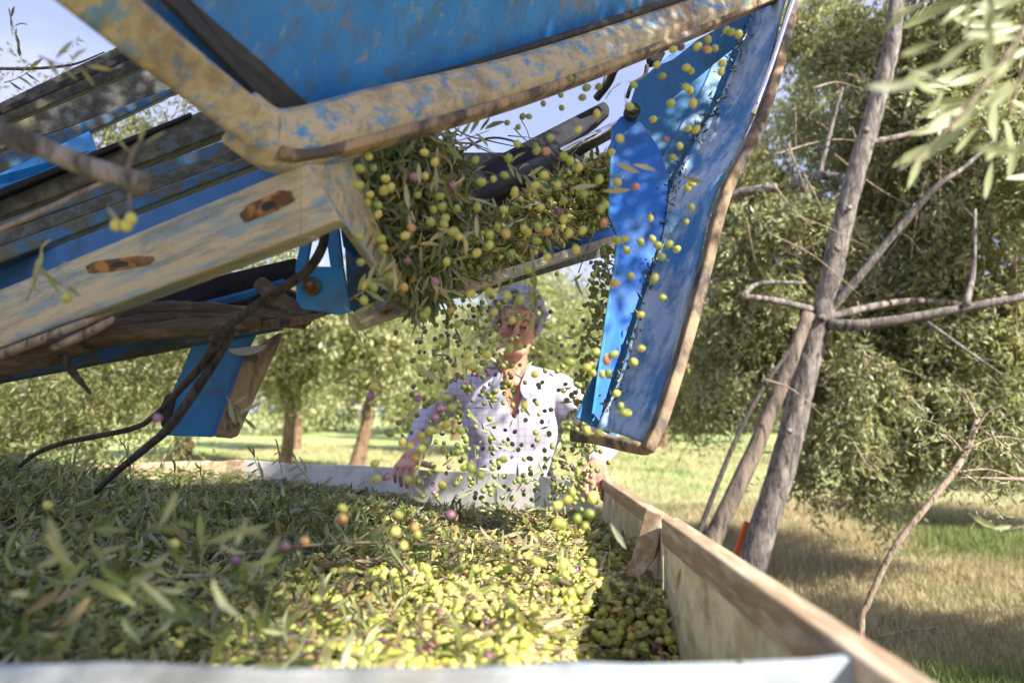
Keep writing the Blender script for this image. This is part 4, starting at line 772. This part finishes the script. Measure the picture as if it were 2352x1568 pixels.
# shirt
s = SDF(E+[-.46, -.58, -.92], E+[.40, .36, -.10], .0078); X, Y, Z = s.X-E[0], s.Y-E[1], s.Z-E[2]; O = E
def e_(c, r): return s.ell(O+c, r)
def c_(a, b_, ra, rb=None): return s.cap(O+a, O+b_, ra, rb)
s.smin(e_([0, .055, -.37], (.185, .118, .18)), 0); s.smin(e_([0, .050, -.58], (.170, .125, .24)), .06); s.smin(e_([0, .050, -.78], (.168, .125, .20)), .06)
for k in (-1, 1): s.smin(c_([k*.05, .06, -.195], [k*.195, .065, -.262], .050, .062), .04); s.smin(c_([k*.06, -.01, -.36], [k*.09, -.01, -.40], .07), .06)
shl, shr = np.array([-.205, .06, -.275]), np.array([.200, .045, -.28])
ell_, elr_ = el-E, er-E; wl_, wr_ = wl-E, wr-E
def toward(a, b_, t): return a+(b_-a)*t
s.smin(c_(shl, ell_, .064, .052), .035); s.smin(c_(ell_, toward(ell_, wl_, .88), .052, .038), .02)
s.smin(c_(shr, elr_, .064, .054), .035); s.smin(c_(elr_, toward(elr_, wr_, .86), .054, .040), .02)
# folds
fold = .0065*np.sin(38*X+14*Z+3*np.sin(9*Z))*np.clip((-Z-.40)*4, 0, 1)+.008*np.sin(52*(Z+.45*np.abs(X))+5*np.sin(7*X))*np.clip((np.abs(X)-.17)*12, 0, 1)+.006*np.sin(20*X-27*Z+2.5*np.sin(13*Y+4*X))
s.D = s.D+fold
# open neck
vd = np.maximum(np.abs(X-.004)-np.clip((Z+.375)*.36, 0, .056), np.maximum(Y-.03, -.40-Z)); s.cut(vd, .003); s.cut(s.cap(O+[0, .045, -.10], O+[0, .035, -.215], .064), .004)
# button placket seam
s.D = s.D+.003*np.exp(-((X-.012)/.004)**2)*(Y < 0)
V, F = s.mesh(); link4('shirt', V, F, M['shirt'], man)
b = MB()
for k in (-1, 1):
    top = [O+[k*.066, .06, -.150], O+[k*.062, .01, -.165], O+[k*.040, -.045, -.205], O+[k*.018, -.072, -.262]]; bot = [O+[k*.082, .07, -.200], O+[k*.082, .0, -.215], O+[k*.080, -.050, -.258], O+[k*.062, -.088, -.312]]
    V = [Vector(p) for p in top+bot]; b.add(V, [(i, i+1, i+5, i+4) for i in range(3)])
o = b.build('collar', M['shirt'], man, True); md = o.modifiers.new('t', 'SOLIDIFY'); md.thickness = .004; md = o.modifiers.new('s', 'SUBSURF'); md.levels = 2; md.render_levels = 2
for i in range(5):
    b = MB(); b.cyl(O+np.array([.012, -.060-.022*min(i, 2)-.002*i+(.004 if i > 2 else 0)-.003, -.42-.075*i]), (0, -1, 0), .0055, .003, 10); b.build('button', M['eye'], man)
s = SDF(E+[-.25, -.16, -1.66], E+[.25, .28, -.70], .014)
s.smin(s.ell(E+[0, .05, -.80], (.165, .12, .12)), 0)
for k in (-1, 1): s.smin(s.cap(E+[k*.085, .05, -.85], E+[k*.10, .04, -1.20], .088, .062), .03); s.smin(s.cap(E+[k*.10, .04, -1.20], E+[k*.11, .08, -1.52], .062, .05), .02)
V, F = s.mesh(); link4('trousers', V, F, M['trouser'], man)
for k in (-1, 1):
    s = SDF(E+[k*.11-.07, -.16, -1.62], E+[k*.11+.07, .16, -1.44], .008); s.smin(s.cap(E+[k*.11, .07, -1.545], E+[k*.115, -.10, -1.565], .042, .034), 0); V, F = s.mesh(); V[:, 2] = np.maximum(V[:, 2], E[2]-1.597); link4('boot', V, F, M['shoe'], man)
# ================================================================== loose branches
def branch(name, q, r, label, mat='darktwig', seg=9, jit=.025, cat='branch', parent=None):
    b = MB(); b.tube([P(*p) for p in q], r, seg, 6, jit); o = b.build(name, M[mat], parent, True)
    if parent is None: tag(o, label, cat)
    return o
branch('branch', [(745, 505, 1.27), (741, 565, 1.25), (705, 622, 1.25), (640, 668, 1.25), (560, 722, 1.26), (508, 766, 1.27), (470, 830, 1.3), (425, 882, 1.33), (360, 950, 1.4), (300, 985, 1.45), (150, 1016, 1.5), (85, 1040, 1.55), (45, 1070, 1.6)], [.0085, .009, .009, .0085, .008, .0075, .006, .006, .0055, .005], 'long dark branch curving down from the pivot bracket to the left rim of the bin')
branch('branch', [(536, 752, 1.3), (500, 820, 1.3), (432, 922, 1.3), (385, 985, 1.32), (330, 1032, 1.36), (262, 1088, 1.42), (220, 1130, 1.45)], [.007, .0085, .009, .009, .008, .007, .006], 'thick dark branch crossing the blue hanging plate into the leaf heap')
branch('branch', [(143, 812, 1.3), (165, 850, 1.3), (208, 904, 1.3)], [.010, .008, .003], 'short dark broken branch stub below the left rails')
branch('branch', [(-60, 860, 1.15), (0, 818, 1.15), (120, 770, 1.15), (210, 735, 1.16), (292, 700, 1.18)], [.009, .009, .008, .007, .003], 'brown bark branch lying along the underside of the tan channel', 'twig')
branch('branch', [(120, 800, 1.16), (190, 770, 1.15), (245, 742, 1.15), (262, 728, 1.15)], [.006, .008, .007, .003], 'forked brown branch end under the tan channel', 'twig')
branch('branch', [(-80, 560, .95), (0, 528, .95), (110, 480, .95), (190, 440, .97), (300, 395, 1.0)], [.004, .004, .0035, .003, .002], 'thin pale stem across the upper left blue rails', 'twig')
branch('branch', [(-60, 156, 1.7), (60, 158, 1.7), (165, 149, 1.7), (240, 120, 1.7)], [.004, .004, .003, .0015], 'thin bare twig against the sky at the upper left', 'darktwig')
branch('branch', [(1000, 250, 1.9), (1060, 305, 1.9), (1130, 325, 1.9), (1200, 340, 1.9)], [.0015, .0025, .002, .001], 'reddish thin twig against the sky above the trough', 'darktwig')
branch('branch', [(1040, 360, 1.35), (1120, 318, 1.35), (1200, 332, 1.35), (1290, 385, 1.35)], [.0022, .0024, .002, .001], 'thin arched twig above the trough in front of the steel cylinder', 'darktwig')
branch('branch', [(2352, 1100, 1.9), (2280, 1098, 1.9), (2200, 1096, 1.9)], [.006, .004, .002], 'grey bare twig at the right edge beside the young shoot', 'twig')
# near branch with hanging olives
kb = empty('olive_branch', tuple(P(300, 410, .75)), 'blurred near branch at the left with three hanging olives', 'branch')
b = MB(); b.tube([P(-120, 240, .72), P(0, 304, .72), (P(110, 345, .73)), P(200, 382, .74), P(280, 408, .75), P(330, 425, .75)], [.0115, .0115, .011, .0115, .0125, .014], 10, 6, .06); b.build('stem', M['bark'], kb, True)
b = MB(); b.tube([P(300, 430, .75), P(298, 465, .75), P(301, 495, .75)], [.002, .0015], 6, 4); b.tube([P(285, 410, .75), P(305, 350, .75), P(322, 325, .74)], [.003, .001], 6, 4); b.build('stalk', M['twig'], kb, True)
def lf(q, mat, parent, name='leaf'):
    V = []; F = []; parts = []
    for (x, y, d, dx, dy, dz, L_) in q:
        a = np.array([(cR*dx-cU*dy+cF*dz)[:]]); parts.append(leaves(np.array([P(x, y, d)[:]]), a, L_, L_*.2, True, np.array([(-cF)[:]])+rng.normal(size=(1, 3))*.35))
    return link(name, mesh_np(name, *join(parts)), M[mat], parent)
for q in ((320, 330, .74, .2, -1, 0, .028), (330, 335, .74, 1, -.7, .1, .03), (300, 350, .74, -.6, -.9, 0, .026), (245, 470, .76, .8, .9, 0, .03)): lf([q], 'crown', kb)
for (x, y) in ((301, 502), (267, 517), (290, 518)):
    b = MB(); b.add(ICO[0]*.0062*np.array([1, 1, 1.2])+np.array(P(x, y, .75)[:]), ICO[1]); b.build('olive', M['yellow'], kb, True)
# foreground leafy branch, upper right
fb = empty('olive_branch', tuple(P(2300, 150, .85)), 'large blurred pale leafy branch in the upper right foreground', 'branch')
b = MB(); b.tube([P(2560, -120, .85), P(2380, 40, .84), P(2290, 160, .82), P(2210, 260, .8), P(2120, 350, .8), P(2060, 395, .8)], [.004, .004, .003, .002, .001], 8, 6); b.tube([P(2400, 20, .84), P(2320, 250, .86), P(2270, 380, .86)], [.003, .0015], 6, 5); b.build('stem', M['twig'], fb, True)
for q in [(2352, 60, .8, -1, .25, 0, .07), (2300, 150, .8, -1, .35, .1, .065), (2330, 130, .82, -.9, .9, 0, .06), (2240, 230, .8, -1, .1, 0, .06), (2260, 200, .8, -.6, 1, .1, .07), (2190, 280, .8, -1, .3, 0, .055), (2140, 330, .8, -1, .6, 0, .055), (2120, 345, .8, -.4, 1, 0, .05), (2280, 190, .8, .1, 1, .1, .07), (2300, 260, .86, .1, 1, 0, .08), (2320, 230, .85, 1, .5, 0, .06), (2280, 370, .86, -.2, 1, 0, .05), (2390, 100, .8, -.3, 1, 0, .07), (2290, 60, .85, -1, -.2, 0, .06), (2350, 0, .9, -1, .1, 0, .07), (2230, 150, .9, -1, .5, 0, .06), (2340, 330, .9, -.3, 1, 0, .05), (2180, 200, .9, -1, -.1, 0, .045), (2310, 30, .9, -1, .6, .2, .06), (2250, 290, .8, -.7, .8, 0, .045)]: lf([q], 'paleleaf', fb)
for k in range(46):
    x = random.uniform(2080, 2420); y = random.uniform(-40, 360)*(.5+(x-2080)/500); lf([(x, y, random.uniform(.55, .95), random.gauss(-.8, .5), random.gauss(.5, .5), random.gauss(0, .2), random.uniform(.03, .058))], 'paleleaf', fb)
b2 = empty('olive_branch', tuple(P(2250, 1200, 1.0)), 'blurred pale leaf sprig low at the right edge of the meadow', 'branch')
for q in [(2225, 1178, 1.0, 1, .5, 0, .045), (2270, 1212, 1.0, 1, -.1, 0, .035), (2340, 1205, 1.0, .6, .3, 0, .04), (2350, 1150, 1.3, -.3, 1, 0, .03)]: lf([q], 'paleleaf', b2)
b = MB(); b.tube([P(2225, 1178, 1.0), P(2300, 1215, 1.0), P(2420, 1190, 1.02)], [.001, .0015], 5, 4); b.build('stem', M['twig'], b2, True)
# ================================================================== falling olives and leaves
VO = []
for i, el in enumerate((1.12, 1.2, 1.28)):
    me = {}
    bm = bmesh.new(); bmesh.ops.create_icosphere(bm, subdivisions=3, radius=1)
    for v_ in bm.verts: z = v_.co.z; v_.co.z = z*el+(.05 if z > .97 else 0); v_.co.x *= 1+.03*math.sin(3*z+i)
    if i < 2:
        r_ = bmesh.ops.create_cone(bm, cap_ends=True, segments=5, radius1=.11, radius2=.07, depth=.6+.7*i); bmesh.ops.translate(bm, verts=r_['verts'], vec=(.0, .0, el+.2+.3*i))
    base = bpy.data.meshes.new('olive'); bm.to_mesh(base); bm.free(); base.polygons.foreach_set('use_smooth', [True]*len(base.polygons)); VO.append(base)
OM = {}
def olive_mesh(kind):
    k = (kind, random.randrange(3))
    if k not in OM: me = VO[k[1]].copy(); me.materials.clear(); me.materials.append(M[kind]); OM[k] = me
    return OM[k]
def region(x, y):
    if x > 1480 and y > 1150: return 'beside the right plank wall'
    if y > 1165: return 'over the %s of the heap in the bin' % ('far left' if x < 780 else 'far middle' if x < 1150 and y < 1290 else 'far right' if y < 1290 else 'near middle' if x < 1230 else 'near right')
    if x < 700: return 'before the left half of the conveyor'
    if x > 1340 and y < 1010 and (x > 1405 or y > 640): return 'in front of the %s' % ('teal back plate' if y < 250 else 'upper blue arm plate' if y < 470 and x < 1545 else 'upper chute surface' if y < 470 else 'middle of the blue chute' if y < 720 else 'lower end of the blue chute')
    if y < 330: return 'against the sky under the frame bar'
    if y < 690-(x-940)*.3 and x < 1410:
        return 'over the tan trough lip' if x < 960 else 'in front of the left part of the trough heap' if x < 1110 else 'in front of the middle of the trough heap' if x < 1260 else 'in front of the trough heap next to the blue chute'
    if 1125 < x < 1255 and 660 < y < 840: return "in front of the man's head"
    if 1070 < x < 1320 and 840 < y < 1082: return "in front of the man's checked shirt"
    if y > 1062: return 'in front of the far bin wall'
    if x <= 1125: return 'left of the man against the orchard' if y < 900 else "beside the man's right sleeve"
    return "between the man and the blue chute"
WORD = {'green': 'green', 'yellow': 'bright yellow-green', 'blush': 'pinkish blushing', 'purple': 'dark purple', 'dull': 'small shade-painted green'}
nol = [0]
def olive(x, y, d, kind, r=.0088):
    o = bpy.data.objects.new('olive', olive_mesh(kind)); COL.objects.link(o); o.location = P(x, y, d); r *= .92; o.scale = (r*random.uniform(.88, 1.05), r*random.uniform(.88, 1.05), r*random.uniform(.92, 1.08)); o.rotation_euler = [random.uniform(0, 6.28) for _ in range(3)]
    g = '%s olive falling %s' % (WORD[kind], region(x, y)); tag(o, g, 'olive', g.replace('olive falling', 'olives falling')); nol[0] += 1
A1 = [(95, 580, 'yellow', 1.0), (190, 600), (190, 680, 'yellow', 1.05), (240, 970, 'yellow', 1.05), (30, 285), (150, 280), (255, 370, 'yellow'), (240, 475, 'yellow'), (300, 445), (680, 230), (1035, 210), (1320, 195), (1395, 70), (1565, 130), (1645, 135, 'blush'), (1680, 20), (1800, 180), (1855, 215), (1190, 375), (1285, 340), (1085, 400), (835, 435, 'purple'), (535, 515), (725, 525), (1375, 475), (1372, 505), (1630, 340), (1745, 425), (1555, 430), (1930, 275, 'yellow'), (2105, 380), (1945, 480), (1975, 505), (2265, 400, 'yellow'), (2285, 25), (670, 640), (745, 615), (875, 630), (1050, 620), (1280, 640, 'yellow'), (1595, 620), (1800, 565), (1755, 655, 'purple'), (1795, 725), (2160, 595), (2120, 635), (2150, 750, 'blush'), (645, 745), (760, 765), (775, 710), (480, 795, 'blush'), (425, 865, 'yellow'), (215, 895), (840, 830), (890, 875, 'yellow'), (1160, 860), (1225, 790), (1300, 850, 'blush'), (1160, 945), (1455, 805), (1485, 840), (1575, 790), (1565, 910), (1655, 830, 'blush'), (1845, 845), (1965, 820), (2260, 905), (2325, 895), (1905, 985), (1655, 1050), (1345, 1020), (1045, 1015), (785, 1090, 'yellow'), (440, 1090, 'purple'), (690, 1260, 'purple'), (415, 1310, 'blush'), (100, 1275), (65, 1300), (40, 1095), (290, 1220), (1480, 1160), (2240, 1275, 'blush'), (1000, 1375, 'yellow'), (1150, 1350), (1305, 1375, 'yellow'), (1425, 1420), (30, 875), (600, 350, 'yellow'), (500, 360, 'purple'), (105, 180), (590, 145), (20, 430), (120, 510)]
for t_ in A1: x, y = 818+t_[0]/3.773, 311.7+t_[1]/3.773; olive(x, y, random.uniform(1.02, 1.14) if x > 830 else 1.0, t_[2] if len(t_) > 2 else ('green' if random.random() < .7 else 'yellow'), random.uniform(.0066, .0076))
A2 = [(1235, 250), (1275, 268), (1335, 285), (1078, 330), (997, 385), (1080, 410, 'blush'), (1140, 400), (795, 410), (860, 390, 'purple'), (660, 535), (705, 630), (905, 560), (940, 585), (1200, 525), (1190, 595), (900, 720), (935, 745), (470, 700), (435, 880), (165, 940), (630, 985, 'yellow'), (775, 850), (960, 850), (985, 1070), (920, 1060, 'yellow'), (850, 1205, 'yellow'), (790, 1300), (355, 1140), (735, 1150, 'purple'), (285, 1255), (10, 1070), (335, 1505, 'yellow'), (485, 1540, 'blush'), (185, 1490), (950, 1515), (915, 1550), (80, 725, 'dull'), (180, 715, 'dull'), (45, 805, 'dull')]
for t_ in A2: olive(1324.8+t_[0]/3.593, t_[1]/3.593, random.uniform(1.12, 1.24), t_[2] if len(t_) > 2 else ('green' if random.random() < .5 else 'yellow'), random.uniform(.0066, .0074))
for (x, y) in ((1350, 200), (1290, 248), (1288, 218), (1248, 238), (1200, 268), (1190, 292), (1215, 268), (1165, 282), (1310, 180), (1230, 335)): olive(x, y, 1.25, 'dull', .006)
A3 = [(40, 1225), (70, 1258), (125, 1253), (165, 1280), (85, 1318), (50, 1427), (92, 1527), (240, 1065), (213, 1140), (30, 1120)]
for x, y in A3: olive(1480.7+x/2.236, y/2.236, 1.22, random.choice(['green', 'yellow']), .0066)
A4 = [(480, 695, 'yellow'), (300, 745, 'yellow'), (140, 795, 'yellow'), (200, 862, 'yellow'), (345, 928, 'yellow'), (490, 780, 'yellow'), (555, 740), (590, 600), (740, 675, 'yellow'), (855, 675, 'yellow'), (810, 770, 'yellow'), (765, 745, 'yellow'), (560, 920), (615, 920), (395, 975), (650, 980), (455, 930, 'purple'), (290, 1130, 'dull'), (585, 990, 'purple'), (550, 1040, 'purple'), (615, 1080, 'yellow'), (525, 1115), (470, 1140, 'yellow'), (365, 1180, 'yellow'), (405, 1205, 'yellow'), (495, 1180), (475, 1220), (440, 1262, 'blush'), (205, 1305, 'yellow'), (215, 1390), (275, 1380, 'purple'), (180, 915, 'purple'), (595, 1430, 'yellow'), (395, 1395), (725, 1330), (760, 1328), (815, 1370), (1000, 475, 'yellow'), (1045, 360), (970, 335, 'yellow'), (895, 430), (1210, 510), (1045, 630), (685, 500), (510, 425), (490, 450), (760, 325, 'yellow'), (645, 420, 'blush'), (1330, 718), (1480, 660), (1545, 705, 'blush'), (1585, 675), (1430, 750), (1465, 780), (1455, 740), (1600, 900, 'yellow'), (1520, 790), (1555, 785), (1740, 445), (1865, 345), (1590, 265, 'blush'), (1820, 235), (1685, 220), (1860, 110), (1660, 75), (1605, 15), (1740, 25), (1840, 45), (1905, 40), (1745, 640), (1700, 720), (1625, 970), (1645, 1010), (1665, 1012), (1500, 1130), (1430, 1115), (1465, 1490, 'yellow'), (1315, 1515), (1345, 1470), (1375, 1345), (950, 1280), (680, 1240), (605, 1225), (700, 1110), (1070, 965), (1130, 790), (980, 640)]
for t_ in A4: big = t_[1] > 640; olive(779.3+t_[0]/2.515, 545.5+t_[1]/2.515, random.uniform(1.02, 1.15), t_[2] if len(t_) > 2 else ('green' if random.random() < .75 else 'yellow'), random.uniform(.0068, .0080) if big else .0068)
A8 = [(215, 290), (212, 350, 'blush'), (535, 325), (520, 425), (568, 505), (840, 325, 'purple'), (630, 400, 'blush'), (645, 440), (700, 640), (985, 640), (1455, 375), (1485, 385), (1615, 390), (1330, 595), (1365, 605), (1490, 610), (1500, 670), (1445, 700), (1655, 605), (1650, 655), (1190, 810), (1315, 860), (1610, 870), (1580, 760), (1535, 775), (1655, 230, 'yellow'), (1640, 320), (1570, 350), (1515, 240), (1455, 275, 'yellow')]
for t_ in A8: olive(701.4+t_[0]/2.515, 1052+t_[1]/2.515, random.uniform(.84, .92), t_[2] if len(t_) > 2 else random.choice(['green', 'yellow']), random.uniform(.0062, .0070))
for (x, y, k) in ((437, 1023, 'blush'), (362, 960, 'purple'), (516, 1098, 'green'), (700, 1242, 'blush'), (653, 1255, 'purple'), (541, 1288, 'purple'), (415, 1345, 'yellow'), (400, 1248, 'yellow'), (725, 1375, 'green'), (410, 1480, 'yellow'), (110, 1160, 'yellow'), (981, 1435, 'blush')): olive(x, y, .85 if y < 1200 else .78, k, .0058)
# denser small olives farther back, in two streams; the largest are individuals, the rest one mass
def stream(n):
    out = []
    while len(out) < n:
        if random.random() < .45: y = random.uniform(560, 1170); f = (y-560)/600; x = random.gauss(1396-95*f**1.3, 12+26*f); d = random.uniform(1.75, 2.0)
        elif random.random() < .7: y = random.uniform(640, 1150); f = (y-640)/500; x = random.gauss(1065+60*f, 60+45*f); d = random.uniform(1.55, 2.05)
        else: y = random.uniform(560, 1150); x = random.uniform(960, 1370); d = random.uniform(1.6, 2.1)
        if y < 700-(x-940)*.33: continue
        out.append((x, y, d))
    return out
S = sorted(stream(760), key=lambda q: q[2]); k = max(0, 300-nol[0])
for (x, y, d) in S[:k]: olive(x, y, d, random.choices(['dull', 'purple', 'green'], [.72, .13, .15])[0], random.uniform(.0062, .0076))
q = np.array([P(*p)[:] for p in S[k:]])
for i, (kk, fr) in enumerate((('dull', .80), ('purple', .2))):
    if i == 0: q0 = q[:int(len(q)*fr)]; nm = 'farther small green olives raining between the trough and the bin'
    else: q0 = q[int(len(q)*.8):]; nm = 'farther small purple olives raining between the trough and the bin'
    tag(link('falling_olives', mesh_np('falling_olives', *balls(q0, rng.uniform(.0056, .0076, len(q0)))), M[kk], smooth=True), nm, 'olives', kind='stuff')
# falling leaves
LM = []
for i, (mk, bd) in enumerate((('leaf', .05), ('leaf', .25), ('pileleaf', -.15), ('dryleaf', .12), ('crown', .1))):
    T, F = LHI; V = np.stack([T[:, 0]-.5, T[:, 1]*.10, T[:, 2]*.12+bd*(T[:, 0]*(1-T[:, 0]))*1.5], 1); me = mesh_np('olive_leaf', V, F); me.materials.append(M[mk]); LM.append((me, 'yellowed' if mk == 'dryleaf' else 'green'))
def fleaf(x, y, d, i, L_, ang=None):
    me, wd = LM[i]; o = bpy.data.objects.new('olive_leaf', me); COL.objects.link(o); o.location = P(x, y, d); o.scale = (L_,)*3
    o.rotation_euler = (random.gauss(0, .9)+R(90), random.uniform(0, 6.28) if ang is None else ang, random.gauss(0, .6)); g = '%s olive leaf fluttering %s' % (wd, region(x, y)); tag(o, g, 'leaf', g.replace('leaf fluttering', 'leaves fluttering'))
for (x, y, i, a) in ((963, 398, 3, 1.5), (935, 450, 3, 1.4), (1105, 465, 3, .3), (1060, 590, 3, -.1), (1340, 430, 3, -.2), (1415, 437, 3, 0), (1265, 560, 1, 1.2), (905, 640, 3, 1.5), (1010, 650, 3, 1.4), (1150, 640, 3, 1.6), (1000, 410, 1, 1.3), (870, 640, 4, 0), (1095, 520, 3, 1.5), (840, 375, 1, 1.2), (790, 860, 1, -.5), (950, 945, 3, 2.2), (985, 860, 3, .3), (870, 1218, 3, -.6), (985, 1210, 3, -1.1), (1385, 1295, 3, -1.2), (1300, 1395, 3, 2.6), (1560, 1330, 3, -1.4), (1420, 1230, 4, 1.0), (1230, 1430, 3, -.9), (1060, 1270, 3, .5), (1440, 385, 3, .5), (1440, 230, 4, 1.4), (1410, 210, 1, 2.3), (1480, 385, 3, .1), (1590, 410, 1, .2), (1265, 785, 0, .5), (1285, 775, 0, 2.4), (1205, 690, 0, -.6), (1110, 780, 0, 1.5), (1310, 695, 0, 2.2), (1330, 655, 1, 1.2)):
    near = y < 700 or y > 1180 or x < 1000; fleaf(x, y, random.uniform(1.0, 1.12) if near else 1.7, i, random.uniform(.034, .048), a)
for i in range(300):
    x, y, d = stream(1)[0]; fleaf(x, y, d, random.choice([0, 0, 1, 2, 4, 4]), random.uniform(.022, .050))
# near blurred leaves lying or hanging before the lower left
nl = rng.uniform(size=(130, 4)); q = []; 
for a in nl: x = -40+a[0]*640; y = 1200+a[1]*290; q.append(P(x, y, min(.58+.35*a[2], .27*1568/max(y-945, 1)*.98))[:])
q = np.array(q); ax = rng.normal(size=q.shape)*[1, .5, .8]; l = rng.uniform(.03, .055, len(q))
tag(link('near_leaf_tips', mesh_np('near_leaf_tips', *leaves(q, ax, l, l*.19, True)), M['pileleaf']), 'blurred pale green leaf tips sticking up from the near left of the heap', 'leaves', kind='stuff')
# sprigs caught on the rails and falling
def sprig(x, y, d, ang, n, label, ol=0, L_=.04, mat='crown'):
    t = empty('olive_sprig', tuple(P(x, y, d)), label, 'sprig'); l = n*.011; dv = (cR*math.cos(ang)-cU*math.sin(ang)).normalized(); b = MB(); a = P(x, y, d)
    mid = a+dv*l*.5-cU*.006; e = a+dv*l-cU*.004; b.tube([a, mid, e], [.0013, .0007], 5, 4); b.build('stem', M['twig'], t, True); q = []; ax = []
    for i in range(n):
        f = (i+1)/(n+1); q.append((a+dv*l*f)[:]); s_ = 1 if i % 2 else -1; v_ = dv*.7+cU*s_*.8*(1 if i < n-1 else .1)+cF*random.uniform(-.5, .5); ax.append(v_[:])
    ll = rng.uniform(.75, 1.1, n)*L_; link('leaves', mesh_np('leaves', *leaves(np.array(q), np.array(ax), ll, ll*.2, True, np.array([(-cF)[:]]*n)+rng.normal(size=(n, 3))*.4)), M[mat], t)
    for i in range(ol): b = MB(); p = a+dv*l*random.uniform(.2, .9)-cU*random.uniform(.012, .022); b.add(ICO[0]*.0068*np.array([1, 1, 1.2])+np.array(p[:]), ICO[1]); b.build('olive', M['green'], t, True)
sprig(800, 690, 1.05, -.7, 7, 'small leafy sprig with green olives beside the pivot bracket', 2); sprig(790, 700, 1.06, .9, 5, 'leafy sprig hanging under the pivot bracket', 0)
sprig(1155, 360, 1.3, .7, 9, 'leafy sprig sticking out above the middle of the trough', 1); sprig(1010, 330, 1.3, -.3, 9, 'leafy sprig at the upper edge of the trough against the sky', 0, .045)
sprig(1225, 560, 1.2, 1.55, 8, 'leafy sprig hanging straight down from the trough heap', 1); sprig(1215, 650, 1.2, 1.5, 6, 'narrow leaf sprig falling just above the grey hair', 0)
sprig(1040, 620, 1.5, 1.7, 9, 'dark leafy sprig dangling below the left end of the trough', 1, .045, 'leaf'); sprig(1090, 1020, 1.7, 1.5, 7, "leafy sprig falling beside the man's sleeve", 0, .035, 'leaf')
sprig(940, 1150, 1.2, -1.3, 6, 'leafy stem standing up from the heap below the left hand', 0, .035); sprig(60, 690, .9, -1.2, 6, 'blurred sprig in front of the tan channel at the far left', 0, .04); sprig(90, 610, .9, .6, 5, 'blurred sprig before the deep blue web at the far left', 1, .03)
sprig(10, 190, 1.4, -.5, 6, 'small sprig against the sky at the upper left edge', 0, .035, 'leaf'); sprig(20, 20, 1.4, 1.3, 8, 'dark twiglet with thin leaves in the upper left corner', 0, .03, 'leaf'); sprig(520, 910, 1.2, .9, 5, 'pale leaf sprig in front of the dark bar of the hanging plate', 0, .045); sprig(90, 130, .8, .2, 6, 'blurred sprig in front of the topmost mossy rail', 0, .03)
# tall leaf stalks at the back left of the heap
for i in range(16):
    x = random.uniform(20, 720); y = random.uniform(1085, 1150); sprig(x, y, random.uniform(1.5, 2.3), random.uniform(-2.3, -.8), 5 if i % 2 == 0 else 9, '%s leafy stalk poking up %s the back leaf heap' % (['short', 'tall'][i % 2], ['at the far left of', 'left of the middle of', 'right of the middle of', 'at the right end of'][min(3, int(x/180))]), 0, .038, 'crown')
for o in sc.objects:
    if 'leafy stalk poking up' in o.get('label', ''): o['group'] = o['label'].replace('stalk', 'stalks')
